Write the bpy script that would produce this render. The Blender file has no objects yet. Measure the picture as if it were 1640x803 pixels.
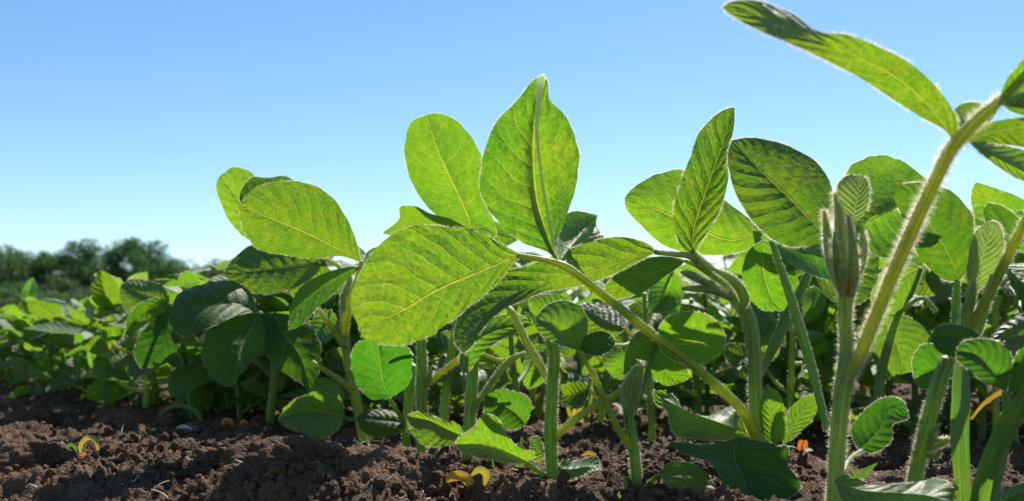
import bpy, math, random
import numpy as np
from mathutils import Vector
R = math.radians
random.seed(7)
rng = np.random.default_rng(7)
C = bpy.context.scene.collection
sc = bpy.context.scene

# ------------------------------------------------------------------ camera, sky, sun, exposure
FPX = 1640 * 35 / 36
CAM_H = 0.085
TILT = math.atan((545 - 401.5) / FPX)
cam = bpy.data.objects.new('camera', bpy.data.cameras.new('camera'))
C.objects.link(cam); sc.camera = cam
cam.location = (0, 0, CAM_H); cam.rotation_euler = (R(90) + TILT, 0, 0)
cam.data.lens = 35; cam.data.sensor_width = 36
cam.data.clip_start = 0.01; cam.data.clip_end = 2000
cam.data.dof.use_dof = True; cam.data.dof.focus_distance = 0.52; cam.data.dof.aperture_fstop = 15

SUN_EL, SUN_AZ = R(46), R(20)           # azimuth to the right of the view direction (+Y)
w = bpy.data.worlds.new('World'); sc.world = w; w.use_nodes = True
nt = w.node_tree; bg = nt.nodes['Background']
sky = nt.nodes.new('ShaderNodeTexSky'); sky.sky_type = 'NISHITA'; sky.sun_disc = False
sky.sun_elevation = SUN_EL; sky.sun_rotation = SUN_AZ
sky.air_density = 1.0; sky.dust_density = 0.15; sky.ozone_density = 1.5; sky.altitude = 600
hs = nt.nodes.new('ShaderNodeHueSaturation'); hs.inputs['Saturation'].default_value = 1.2; hs.inputs['Hue'].default_value = 0.498
nt.links.new(sky.outputs[0], hs.inputs['Color']); nt.links.new(hs.outputs[0], bg.inputs[0]); bg.inputs[1].default_value = 0.113
sun = bpy.data.objects.new('sun', bpy.data.lights.new('sun', 'SUN')); C.objects.link(sun)
sun.data.energy = 5.0; sun.data.angle = R(0.53); sun.data.color = (1, 0.95, 0.86)
sd = Vector((math.sin(SUN_AZ) * math.cos(SUN_EL), math.cos(SUN_AZ) * math.cos(SUN_EL), math.sin(SUN_EL)))
sun.rotation_euler = sd.to_track_quat('Z', 'Y').to_euler()
vs = sc.view_settings
vs.view_transform = 'Standard'; vs.look = 'None'; vs.gamma = 1; vs.use_curve_mapping = False
vs.exposure = 0.42
sc.render.engine = 'CYCLES'
cy = sc.cycles
cy.max_bounces = 10; cy.diffuse_bounces = 5; cy.glossy_bounces = 2; cy.transmission_bounces = 4; cy.transparent_max_bounces = 6
cy.use_denoising = True; cy.sample_clamp_indirect = 8

cF = np.array([0, math.cos(TILT), math.sin(TILT)]); cU = np.array([0, -math.sin(TILT), math.cos(TILT)]); cR = np.array([1.0, 0, 0])
def W(px, py, d):
    px = np.asarray(px, float); py = np.asarray(py, float); d = np.asarray(d, float)
    a = (px - 820) / FPX * d; b = (401.5 - py) / FPX * d
    return np.array([0, 0, CAM_H]) + d[..., None] * cF + a[..., None] * cR + b[..., None] * cU

# ------------------------------------------------------------------ numpy noise
def _h(ix, iy, iz, s):
    n = (ix.astype(np.int64) * 374761393 + iy.astype(np.int64) * 668265263 + iz.astype(np.int64) * 2147483647 + s * 974711) & 0xFFFFFFFF
    n = ((n ^ (n >> 13)) * 1274126177) & 0xFFFFFFFF
    n = ((n ^ (n >> 15)) * 2246822519) & 0xFFFFFFFF
    return ((n ^ (n >> 16)) & 0xFFFFFF) / float(0xFFFFFF)
def vnoise(p, s=0):
    """value noise -1..1, p (n,3)"""
    i = np.floor(p).astype(np.int64); f = p - i; f = f * f * f * (f * (f * 6 - 15) + 10)
    r = 0
    for a in (0, 1):
        for b in (0, 1):
            for c in (0, 1):
                wgt = (f[:, 0] if a else 1 - f[:, 0]) * (f[:, 1] if b else 1 - f[:, 1]) * (f[:, 2] if c else 1 - f[:, 2])
                r = r + wgt * _h(i[:, 0] + a, i[:, 1] + b, i[:, 2] + c, s)
    return r * 2 - 1
def fbm(p, o=4, s=0, g=0.5):
    r = 0; a = 1; t = 0
    for k in range(o):
        r = r + a * vnoise(p * 2 ** k + 17.3 * k, s + k); t += a; a *= g
    return r / t
def lumps(x, y, cell, s, dens=0.85):
    """rounded lumps of random radius on a jittered grid: height in units of cell"""
    X = x / cell; Y = y / cell; ix = np.floor(X); iy = np.floor(Y); out = np.zeros_like(X)
    for a in (-1, 0, 1):
        for b in (-1, 0, 1):
            cx = ix + a; cy_ = iy + b; z = np.zeros_like(cx)
            jx = cx + _h(cx, cy_, z, s); jy = cy_ + _h(cx, cy_, z, s + 1); r = 0.25 + 0.5 * _h(cx, cy_, z, s + 2)
            on = _h(cx, cy_, z, s + 3) < dens
            d2 = (X - jx) ** 2 + (Y - jy) ** 2
            out = np.maximum(out, np.where(on, np.sqrt(np.maximum(0, r * r - d2)) * (0.7 + 0.6 * _h(cx, cy_, z, s + 4)), 0))
    return out

ROW_D = np.array([-0.62, 0.785]); ROW_N = np.array([0.785, 0.62])
def ground_h(x, y, fine=True):
    x = np.atleast_1d(np.asarray(x, float)); y = np.atleast_1d(np.asarray(y, float))
    p = np.stack([x, y, x * 0], 1)
    far = np.clip(1 - np.hypot(x, y) / 12, 0, 1)
    h = 0.006 * fbm(p * 6, 3, 5)
    off = x * ROW_N[0] + y * ROW_N[1]
    h = h + 0.004 * np.cos((off - 0.37) / 0.75 * 2 * math.pi)
    # raised lumps of earth in front of the row, lower left
    for (gx, gy, rr, hh) in ((-0.118, 0.50, 0.036, 0.020), (-0.066, 0.49, 0.034, 0.011), (-0.19, 0.55, 0.06, 0.010), (-0.155, 0.66, 0.05, 0.014), (0.145, 0.6, 0.06, 0.006)):
        h = h + hh * np.exp(-(((x - gx) ** 2 + (y - gy) ** 2) / rr ** 2) ** 1.4)
    wx = x + 0.006 * vnoise(p * 70, 11) + 0.0025 * vnoise(p * 190, 14); wy = y + 0.006 * vnoise(p * 70, 12) + 0.0025 * vnoise(p * 190, 15)
    mod = np.clip(0.6 + 0.9 * fbm(p * 9, 2, 31), 0.15, 1.5)
    h = h + far * (0.055 * lumps(wx, wy, 0.055, 1, 0.5) * 0.21 + 0.026 * lumps(wx, wy, 0.026, 11, 0.7) * 0.42 * mod)
    if fine:
        near = np.clip(1 - np.hypot(x, y) / 5, 0, 1)
        h = h + near * (0.012 * lumps(wx, wy, 0.012, 21, 0.85) * 0.8 * mod + 0.0055 * lumps(wx, wy, 0.0055, 31, 0.9) * 0.95 + 0.0026 * lumps(x, y, 0.0026, 41) * 0.6 + 0.0008 * fbm(p * 500, 2, 50))
    return h

# ------------------------------------------------------------------ materials
def mat(name):
    m = bpy.data.materials.new(name); m.use_nodes = True; n = m.node_tree; n.nodes.clear()
    return m, n, n.nodes.new('ShaderNodeOutputMaterial')
class NB:
    def __init__(s, n): s.n = n
    def new(s, t, **k):
        o = s.n.nodes.new(t)
        for a, v in k.items(): setattr(o, a, v)
        return o
    def math(s, op, a, b=None, c=None, clamp=False):
        o = s.new('ShaderNodeMath', operation=op, use_clamp=clamp)
        for i, v in enumerate((a, b, c)):
            if v is None: continue
            if hasattr(v, 'links'): s.n.links.new(v, o.inputs[i])
            else: o.inputs[i].default_value = v
        return o.outputs[0]
    def link(s, a, b): s.n.links.new(a, b)
    def mix(s, f, a, b, t='MIX'):
        o = s.new('ShaderNodeMix', data_type='RGBA', blend_type=t)
        for i, v in ((0, f), (6, a), (7, b)):
            if hasattr(v, 'links'): s.n.links.new(v, o.inputs[i])
            else: o.inputs[i].default_value = v if i == 0 else (*v, 1)
        return o.outputs[2]
    def ramp(s, v, lo, hi):
        o = s.new('ShaderNodeMapRange', interpolation_type='SMOOTHSTEP', clamp=True)
        s.link(v, o.inputs[0]); o.inputs[1].default_value = lo; o.inputs[2].default_value = hi
        return o.outputs[0]
    def noise(s, vec, scale, detail=2, rough=0.5):
        o = s.new('ShaderNodeTexNoise'); s.link(vec, o.inputs['Vector'])
        o.inputs['Scale'].default_value = scale; o.inputs['Detail'].default_value = detail; o.inputs['Roughness'].default_value = rough
        return o.outputs[0]
    def vor(s, vec, scale, feat='DISTANCE_TO_EDGE'):
        o = s.new('ShaderNodeTexVoronoi', feature=feat); s.link(vec, o.inputs['Vector']); o.inputs['Scale'].default_value = scale
        return o.outputs['Distance']

def leaf_material(name, refl, trans, yellow, veins=8, vein_light=1.0, old=0.5, sheen=0.35, bump=1.0, spec=0.3):
    m, n, out = mat(name); b = NB(n)
    tc = b.new('ShaderNodeTexCoord'); sep = b.new('ShaderNodeSeparateXYZ'); b.link(tc.outputs['UV'], sep.inputs[0])
    ob = tc.outputs['Object']; info = b.new('ShaderNodeObjectInfo')
    rnd = info.outputs['Random']
    u2 = b.math('MULTIPLY_ADD', sep.outputs[0], 2, -1); au = b.math('ABSOLUTE', u2); side = b.math('GREATER_THAN', u2, 0)
    t = sep.outputs[1]
    dn = b.noise(ob, 45, 2); wob = b.math('MULTIPLY_ADD', dn, 1.0, -0.5)
    p = b.math('MULTIPLY', b.math('SUBTRACT', b.math('MULTIPLY', t, 1.12), b.math('MULTIPLY', b.math('POWER', au, 1.15), 0.24)), veins)
    p = b.math('ADD', b.math('ADD', p, wob), b.math('MULTIPLY', side, 0.45))
    fr = b.math('ABSOLUTE', b.math('SUBTRACT', b.math('FRACT', p), 0.5))          # 0 at the vein, 0.5 between
    sec = b.math('SUBTRACT', 1, b.ramp(fr, 0.0, 0.055))
    sec = b.math('MULTIPLY', sec, b.math('SUBTRACT', 1, b.math('MULTIPLY', b.ramp(au, 0.55, 1.0), 0.75)))
    midw = b.math('SUBTRACT', 0.05, b.math('MULTIPLY', t, 0.035))
    mid = b.math('SUBTRACT', 1, b.math('MULTIPLY', b.math('DIVIDE', au, midw), 1, clamp=True), clamp=True)
    mid = b.ramp(mid, 0.0, 0.6)
    ter = b.math('SUBTRACT', 1, b.ramp(b.vor(ob, 300), 0.0, 0.085))
    fin = b.math('SUBTRACT', 1, b.ramp(b.vor(ob, 620), 0.0, 0.14))
    vm = b.math('MAXIMUM', mid, b.math('MULTIPLY', sec, 0.75)); vmall = b.math('MAXIMUM', vm, b.math('MULTIPLY', ter, 0.42)); vmall = b.math('MAXIMUM', vmall, b.math('MULTIPLY', fin, 0.22))
    # blotches
    bl = b.ramp(b.noise(ob, 75, 4, 0.65), 0.46, 0.68)
    big = b.ramp(b.noise(ob, 22, 2), 0.35, 0.7)
    yf = b.math('MULTIPLY', b.math('ADD', b.math('MULTIPLY', bl, 0.6), b.math('MULTIPLY', big, 0.4)), old)
    yf = b.math('MULTIPLY', yf, b.math('MULTIPLY_ADD', rnd, 0.9, 0.45), clamp=True)
    # tissue close to a vein stays greener, away from it yellower
    yf = b.math('MULTIPLY', yf, b.math('MULTIPLY_ADD', fr, 1.0, 0.6), clamp=True)
    tcol = b.mix(yf, trans, yellow)
    vein_col = (min(1, yellow[0] * 1.7), min(1, yellow[1] * 1.35), yellow[2] * 3 + .03)
    tcol = b.mix(b.math('MULTIPLY', vmall, 0.8 * vein_light), tcol, vein_col)
    dk = b.ramp(b.noise(ob, 160, 4, 0.7), 0.35, 0.7); tcol = b.mix(b.math('MULTIPLY', dk, 0.38), tcol, b.mix(1.0, tcol, (0.42, 0.55, 0.5), 'MULTIPLY'))
    spot = b.math('SUBTRACT', 1, b.ramp(b.vor(ob, 95, 'F1'), 0.07, 0.13)); gate = b.ramp(b.noise(ob, 38, 1), 0.57, 0.6)
    spot = b.math('MULTIPLY', b.math('MULTIPLY', spot, gate), 0.45 * min(1, old * 1.6))
    tcol = b.mix(spot, tcol, (0.45, 0.13, 0.02))
    hv = b.new('ShaderNodeHueSaturation'); b.link(tcol, hv.inputs['Color']); hv.inputs['Saturation'].default_value = 1.0
    b.link(b.math('MULTIPLY_ADD', rnd, 0.03, 0.487), hv.inputs['Hue']); b.link(b.math('MULTIPLY_ADD', b.math('FRACT', b.math('MULTIPLY', rnd, 7.3)), 0.35, 0.82), hv.inputs['Value'])
    rcol = b.mix(b.math('MULTIPLY', yf, 0.5), refl, (refl[0] * 2.2, refl[1] * 1.4, refl[2]))
    rcol = b.mix(b.math('MULTIPLY', vm, 0.5), rcol, (0.17, 0.24, 0.09)); rcol = b.mix(spot, rcol, (0.2, 0.08, 0.02))
    # bump: quilting between the veins, grooves at the veins
    q = b.math('POWER', b.math('MULTIPLY', fr, 2, clamp=True), 0.6)
    hgt = b.math('ADD', b.math('MULTIPLY', b.math('MULTIPLY', q, 0.8), b.math('MULTIPLY_ADD', b.noise(ob, 90, 2), 1.6, 0.1)), b.math('MULTIPLY', b.vor(ob, 230), 0.75))
    hgt = b.math('SUBTRACT', hgt, b.math('MULTIPLY', mid, 1.5)); hgt = b.math('ADD', hgt, b.math('MULTIPLY', b.noise(ob, 900, 2), 0.18))
    bp = b.new('ShaderNodeBump'); bp.inputs['Strength'].default_value = 0.8; bp.inputs['Distance'].default_value = 0.0019 * bump; b.link(hgt, bp.inputs['Height'])
    pr = b.new('ShaderNodeBsdfPrincipled'); b.link(rcol, pr.inputs['Base Color']); b.link(bp.outputs[0], pr.inputs['Normal'])
    pr.inputs['Roughness'].default_value = 0.56; pr.inputs['Specular IOR Level'].default_value = spec
    pr.inputs['Sheen Weight'].default_value = sheen; pr.inputs['Sheen Roughness'].default_value = 0.45; pr.inputs['Sheen Tint'].default_value = (0.9, 0.9, 0.7, 1)
    tr = b.new('ShaderNodeBsdfTranslucent'); b.link(hv.outputs[0], tr.inputs[0]); b.link(bp.outputs[0], tr.inputs['Normal'])
    mx = b.new('ShaderNodeAddShader'); b.link(pr.outputs[0], mx.inputs[0]); b.link(tr.outputs[0], mx.inputs[1])
    # a few insect holes with browned rims
    hv1 = b.vor(ob, 34, 'F1'); hg = b.ramp(b.noise(ob, 21, 1), 0.60, 0.61); hn = b.math('MULTIPLY_ADD', b.noise(ob, 420, 2), 0.05, 0.035)
    hole = b.math('MULTIPLY', b.math('LESS_THAN', hv1, hn), hg); tp = b.new('ShaderNodeBsdfTransparent'); mh = b.new('ShaderNodeMixShader')
    b.link(hole, mh.inputs[0]); b.link(mx.outputs[0], mh.inputs[1]); b.link(tp.outputs[0], mh.inputs[2]); b.link(mh.outputs[0], out.inputs[0])
    return m

M = {}
M['leaf'] = leaf_material('leaf_mature', (0.030, 0.065, 0.018), (0.068, 0.185, 0.002), (0.220, 0.262, 0.003), 8, 1.0, 0.65, 0.12, 0.8)
M['leafg'] = leaf_material('leaf_green', (0.040, 0.085, 0.018), (0.085, 0.225, 0.003), (0.24, 0.305, 0.003), 8, 0.8, 0.55, 0.12, 0.38)
M['leafq'] = leaf_material('leaf_quilted', (0.030, 0.065, 0.018), (0.055, 0.16, 0.002), (0.19, 0.225, 0.003), 9, 0.6, 0.7, 0.12, 0.85)
M['leafy'] = leaf_material('leaf_young', (0.07, 0.11, 0.045), (0.12, 0.22, 0.02), (0.26, 0.28, 0.03), 9, 0.7, 0.5, 0.5, 0.35)
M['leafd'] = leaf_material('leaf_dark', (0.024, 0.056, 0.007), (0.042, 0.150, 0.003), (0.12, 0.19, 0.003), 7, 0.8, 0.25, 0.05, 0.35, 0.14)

def stem_material(name, c1, c2, tr, sheen=0.5):
    m, n, out = mat(name); b = NB(n); tc = b.new('ShaderNodeTexCoord'); ob = tc.outputs['Object']
    f = b.ramp(b.noise(ob, 60, 4, 0.6), 0.35, 0.7); col = b.mix(f, c1, c2)
    mp = b.new('ShaderNodeMapping'); b.link(tc.outputs['UV'], mp.inputs[0]); mp.inputs['Scale'].default_value = (22, 3, 1); st = b.noise(mp.outputs[0], 1, 3, .6)
    col = b.mix(b.ramp(st, .42, .66), col, tuple(c * .55 for c in c2)); br = b.ramp(b.noise(ob, 85, 3, .6), 0.60, 0.70); col = b.mix(b.math('MULTIPLY', br, .25), col, (0.15, 0.085, 0.03))
    sp = b.ramp(b.noise(ob, 420, 2), 0.62, 0.75); col = b.mix(b.math('MULTIPLY', sp, 0.35), col, (0.16, 0.11, 0.04))
    hgt = b.math('ADD', b.math('MULTIPLY', st, 1.6), b.math('ADD', b.noise(ob, 300, 3), b.math('MULTIPLY', b.noise(ob, 1500, 1), 0.4)))
    bp = b.new('ShaderNodeBump'); bp.inputs['Strength'].default_value = 0.5; bp.inputs['Distance'].default_value = 0.0006; b.link(hgt, bp.inputs['Height'])
    pr = b.new('ShaderNodeBsdfPrincipled'); b.link(col, pr.inputs['Base Color']); b.link(bp.outputs[0], pr.inputs['Normal'])
    pr.inputs['Roughness'].default_value = 0.5; pr.inputs['Sheen Weight'].default_value = sheen; pr.inputs['Sheen Roughness'].default_value = 0.5
    tl = b.new('ShaderNodeBsdfTranslucent'); b.link(b.mix(1.0, col, tr, 'MULTIPLY'), tl.inputs[0]); ad = b.new('ShaderNodeAddShader')
    b.link(pr.outputs[0], ad.inputs[0]); b.link(tl.outputs[0], ad.inputs[1]); b.link(ad.outputs[0], out.inputs[0]); return m
M['stem'] = stem_material('stem_green', (0.10, 0.185, 0.016), (0.07, 0.145, 0.013), (2.0, 1.7, 0.5), 0.08)
M['stemy'] = stem_material('stem_yellow_green', (0.22, 0.30, 0.022), (0.15, 0.23, 0.02), (2.0, 1.5, 0.5), 0.08)
M['stemb'] = stem_material('stem_brownish', (0.18, 0.25, 0.040), (0.12, 0.19, 0.028), (1.3, 1.3, 0.6), 0.15)

m, n, out = mat('plant_hair'); b = NB(n)
pr = b.new('ShaderNodeBsdfPrincipled'); pr.inputs['Base Color'].default_value = (0.30, 0.29, 0.14, 1); pr.inputs['Roughness'].default_value = 0.35
tr = b.new('ShaderNodeBsdfTranslucent'); tr.inputs[0].default_value = (1.0, 0.9, 0.68, 1)
mx = b.new('ShaderNodeMixShader'); mx.inputs[0].default_value = 0.8; b.link(pr.outputs[0], mx.inputs[1]); b.link(tr.outputs[0], mx.inputs[2]); b.link(mx.outputs[0], out.inputs[0]); M['hair'] = m

def thin_material(name, refl, trans, scale=120, rough=0.5):
    m, n, out = mat(name); b = NB(n); tc = b.new('ShaderNodeTexCoord'); ob = tc.outputs['Object']
    f = b.noise(ob, scale, 3)
    pr = b.new('ShaderNodeBsdfPrincipled'); b.link(b.mix(f, tuple(c * .6 for c in refl), tuple(min(1, c * 1.3) for c in refl)), pr.inputs['Base Color']); pr.inputs['Roughness'].default_value = rough
    bp = b.new('ShaderNodeBump'); bp.inputs['Strength'].default_value = 0.3; bp.inputs['Distance'].default_value = 0.0005; b.link(f, bp.inputs['Height']); b.link(bp.outputs[0], pr.inputs['Normal'])
    tr = b.new('ShaderNodeBsdfTranslucent'); b.link(b.mix(f, tuple(c * .7 for c in trans), tuple(min(1, c * 1.2) for c in trans)), tr.inputs[0])
    mx = b.new('ShaderNodeAddShader'); b.link(pr.outputs[0], mx.inputs[0]); b.link(tr.outputs[0], mx.inputs[1]); b.link(mx.outputs[0], out.inputs[0]); return m
M['grass'] = thin_material('grass_blade', (0.05, 0.10, 0.03), (0.085, 0.18, 0.012), 260)
def blade_material(name, refl, trans):
    m, n, out = mat(name); b = NB(n); tc = b.new('ShaderNodeTexCoord'); mp = b.new('ShaderNodeMapping'); b.link(tc.outputs['UV'], mp.inputs[0]); mp.inputs['Scale'].default_value = (26, 1.6, 1)
    f = b.noise(mp.outputs[0], 1, 3, .6); bl = b.ramp(b.noise(tc.outputs['Object'], 45, 3), .45, .75); pr = b.new('ShaderNodeBsdfPrincipled'); pr.inputs['Roughness'].default_value = .5; k = b.ramp(f, .35, .65)
    b.link(b.mix(k, tuple(c * .6 for c in refl), tuple(c * 1.4 for c in refl)), pr.inputs['Base Color']); tr = b.new('ShaderNodeBsdfTranslucent')
    b.link(b.mix(b.math('MULTIPLY', bl, .6), b.mix(k, tuple(c * .55 for c in trans), tuple(c * 1.25 for c in trans)), (.26, .24, .02)), tr.inputs[0])
    bp = b.new('ShaderNodeBump'); bp.inputs['Strength'].default_value = .6; bp.inputs['Distance'].default_value = .0006; b.link(f, bp.inputs['Height']); b.link(bp.outputs[0], pr.inputs['Normal']); b.link(bp.outputs[0], tr.inputs['Normal'])
    mx = b.new('ShaderNodeAddShader'); b.link(pr.outputs[0], mx.inputs[0]); b.link(tr.outputs[0], mx.inputs[1]); b.link(mx.outputs[0], out.inputs[0]); return m
M['grass'] = blade_material('grass_blade_veined', (0.05, 0.10, 0.03), (0.085, 0.18, 0.010))
M['rib'] = thin_material('pale_hairy_rib', (0.30, 0.33, 0.22), (0.62, 0.70, 0.34), 900)
M['ywood'] = thin_material('yellow_stalk', (0.22, 0.19, 0.04), (0.26, 0.21, 0.02))
M['orange'] = thin_material('orange_cotyledon', (0.36, 0.12, 0.03), (0.38, 0.10, 0.012))
M['yell'] = thin_material('yellow_cotyledon', (0.36, 0.22, 0.03), (0.26, 0.15, 0.01))
M['pale'] = thin_material('dry_husk', (0.5, 0.45, 0.38), (0.3, 0.26, 0.2))

def soil_material(name, k=1.0):
    m, n, out = mat(name); b = NB(n); tc = b.new('ShaderNodeTexCoord'); ob = b.new('ShaderNodeNewGeometry').outputs['Position']
    f = b.ramp(b.noise(ob, 25, 5, 0.65), 0.3, 0.7); col = b.mix(f, (0.030 * k, 0.0145 * k, 0.0072 * k), (0.125 * k, 0.068 * k, 0.034 * k))
    g = b.ramp(b.noise(ob, 600, 3, 0.7), 0.35, 0.75); col = b.mix(b.math('MULTIPLY', g, 0.5), col, (0.29 * k, 0.155 * k, 0.078 * k))
    red = b.ramp(b.noise(ob, 190, 2), 0.6, 0.75); col = b.mix(b.math('MULTIPLY', red, 0.3), col, (0.15 * k, 0.05 * k, 0.022 * k))
    hgt = b.math('ADD', b.noise(ob, 420, 5, 0.75), b.math('MULTIPLY', b.vor(ob, 600, 'F1'), 0.9))
    bp = b.new('ShaderNodeBump'); bp.inputs['Strength'].default_value = 0.8; bp.inputs['Distance'].default_value = 0.0016; b.link(hgt, bp.inputs['Height'])
    pr = b.new('ShaderNodeBsdfPrincipled'); b.link(col, pr.inputs['Base Color']); b.link(bp.outputs[0], pr.inputs['Normal'])
    pr.inputs['Roughness'].default_value = 0.85; pr.inputs['Specular IOR Level'].default_value = 0.25
    b.link(pr.outputs[0], out.inputs[0]); return m
M['soil'] = soil_material('soil')

def simple(name, c1, c2, scale, rough=0.8, trans=None):
    m, n, out = mat(name); b = NB(n); ob = b.new('ShaderNodeTexCoord').outputs['Object']; info = b.new('ShaderNodeObjectInfo')
    col = b.mix(b.ramp(b.noise(ob, scale, 4), 0.35, 0.65), c1, c2)
    pr = b.new('ShaderNodeBsdfPrincipled'); b.link(col, pr.inputs['Base Color']); pr.inputs['Roughness'].default_value = rough
    if trans:
        tr = b.new('ShaderNodeBsdfTranslucent'); tr.inputs[0].default_value = (*trans, 1)
        mx = b.new('ShaderNodeAddShader'); b.link(pr.outputs[0], mx.inputs[0]); b.link(tr.outputs[0], mx.inputs[1]); b.link(mx.outputs[0], out.inputs[0])
    else: b.link(pr.outputs[0], out.inputs[0])
    return m
M['crown'] = simple('tree_foliage', (0.022, 0.055, 0.012), (0.042, 0.090, 0.018), 0.5, 0.6, (0.025, 0.075, 0.005))
M['crown2'] = simple('olive_tree_foliage', (0.028, 0.050, 0.016), (0.050, 0.075, 0.022), 0.5, 0.6, (0.03, 0.065, 0.008))
M['bark'] = simple('bark', (0.06, 0.045, 0.03), (0.12, 0.09, 0.06), 3)
M['pebble'] = simple('pale_pebble', (0.45, 0.43, 0.40), (0.65, 0.62, 0.58), 300, 0.6)

# ------------------------------------------------------------------ mesh builder
class MB:
    def __init__(s): s.v = []; s.f = []; s.nv = 0
    def add(s, v, f, uv=None, mi=0):
        """v (n,3); f (k,3|4) int; uv per-vertex (n,2)"""
        v = np.asarray(v, float); f = np.asarray(f, np.int64)
        s.f.append((f + s.nv, mi)); s.v.append((v, np.zeros((len(v), 2)) if uv is None else np.asarray(uv, float))); s.nv += len(v)
    def build(s, name, mats, parent=None, smooth=True, origin=None):
        V = np.concatenate([a for a, _ in s.v]); UV = np.concatenate([c for _, c in s.v])
        if origin is not None: V = V - np.asarray(origin)
        loops = np.concatenate([f.ravel() for f, _ in s.f]); tot = np.concatenate([np.full(len(f), f.shape[1]) for f, _ in s.f]); mi = np.concatenate([np.full(len(f), k) for f, k in s.f])
        me = bpy.data.meshes.new(name); me.vertices.add(len(V)); me.vertices.foreach_set('co', V.astype(np.float32).ravel())
        me.loops.add(len(loops)); me.loops.foreach_set('vertex_index', loops.astype(np.int32))
        me.polygons.add(len(tot)); me.polygons.foreach_set('loop_start', np.concatenate([[0], np.cumsum(tot)[:-1]]).astype(np.int32)); 
        me.polygons.foreach_set('material_index', mi.astype(np.int32)); me.polygons.foreach_set('use_smooth', np.full(len(tot), smooth))
        uvl = me.uv_layers.new(name='UVMap'); uvl.data.foreach_set('uv', UV[loops].astype(np.float32).ravel())
        me.update(calc_edges=True)
        for k in (mats if isinstance(mats, (list, tuple)) else [mats]): me.materials.append(k)
        o = bpy.data.objects.new(name, me); C.objects.link(o)
        if parent is not None: o.parent = parent
        return o
def tag(o, label=None, cat=None, group=None, kind=None):
    if label: o['label'] = label
    if cat: o['category'] = cat
    if group: o['group'] = group
    if kind: o['kind'] = kind
    return o
def empty(name, loc, label, cat, group=None):
    o = bpy.data.objects.new(name, None); C.objects.link(o); o.location = loc; o.empty_display_size = 0.02
    return tag(o, label, cat, group)

def spline(P, n, arc=True):
    """Catmull-Rom (centripetal) through P (k,d) -> n+1 samples at even arc length"""
    P = np.asarray(P, float)
    if len(P) == 2: return P[0] + (P[1] - P[0]) * np.linspace(0, 1, n + 1)[:, None]
    Q = np.vstack([2 * P[0] - P[1], P, 2 * P[-1] - P[-2]]); out = []
    for i in range(1, len(Q) - 2):
        p0, p1, p2, p3 = Q[i - 1:i + 3]
        t = [0]; 
        for a, c in ((p0, p1), (p1, p2), (p2, p3)): t.append(t[-1] + max(1e-9, np.linalg.norm(c - a)) ** 0.5)
        x = np.linspace(t[1], t[2], 24, endpoint=False)[:, None]
        A1 = (t[1] - x) / (t[1] - t[0]) * p0 + (x - t[0]) / (t[1] - t[0]) * p1
        A2 = (t[2] - x) / (t[2] - t[1]) * p1 + (x - t[1]) / (t[2] - t[1]) * p2
        A3 = (t[3] - x) / (t[3] - t[2]) * p2 + (x - t[2]) / (t[3] - t[2]) * p3
        B1 = (t[2] - x) / (t[2] - t[0]) * A1 + (x - t[0]) / (t[2] - t[0]) * A2
        B2 = (t[3] - x) / (t[3] - t[1]) * A2 + (x - t[1]) / (t[3] - t[1]) * A3
        out.append((t[2] - x) / (t[2] - t[1]) * B1 + (x - t[1]) / (t[2] - t[1]) * B2)
    D = np.vstack(out + [P[-1:]])
    s = np.concatenate([[0], np.cumsum(np.linalg.norm(np.diff(D, axis=0), axis=1))]); s /= s[-1]
    q = np.linspace(0, 1, n + 1)
    return np.stack([np.interp(q, s, D[:, k]) for k in range(D.shape[1])], 1)

def nrm(a): return a / np.maximum(1e-12, np.linalg.norm(a, axis=-1, keepdims=True))
def hairs(mb, P, D, ln, wd, mi=1):
    """thin tapering hairs: P (n,3) roots, D (n,3) directions"""
    n = len(P)
    if n == 0: return
    D = nrm(D); r = rng.normal(size=(n, 3)); S = nrm(np.cross(D, r)); L = ln * (0.35 + 1.15 * rng.random((n, 1)) ** 1.3)
    bend = nrm(rng.normal(size=(n, 3))) * L * 0.18
    V = np.stack([P - S * wd, P + S * wd, P + D * L * 0.55 + S * wd * 0.6 + bend * 0.3, P + D * L * 0.55 - S * wd * 0.6 + bend * 0.3, P + D * L + bend], 1).reshape(-1, 3)
    b0 = np.arange(n)[:, None] * 5
    mb.add(V, b0 + np.array([[0, 1, 2, 3]]), None, mi); mb.f.append((b0 + np.array([[3, 2, 4]]) + mb.nv - len(V), mi))

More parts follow.
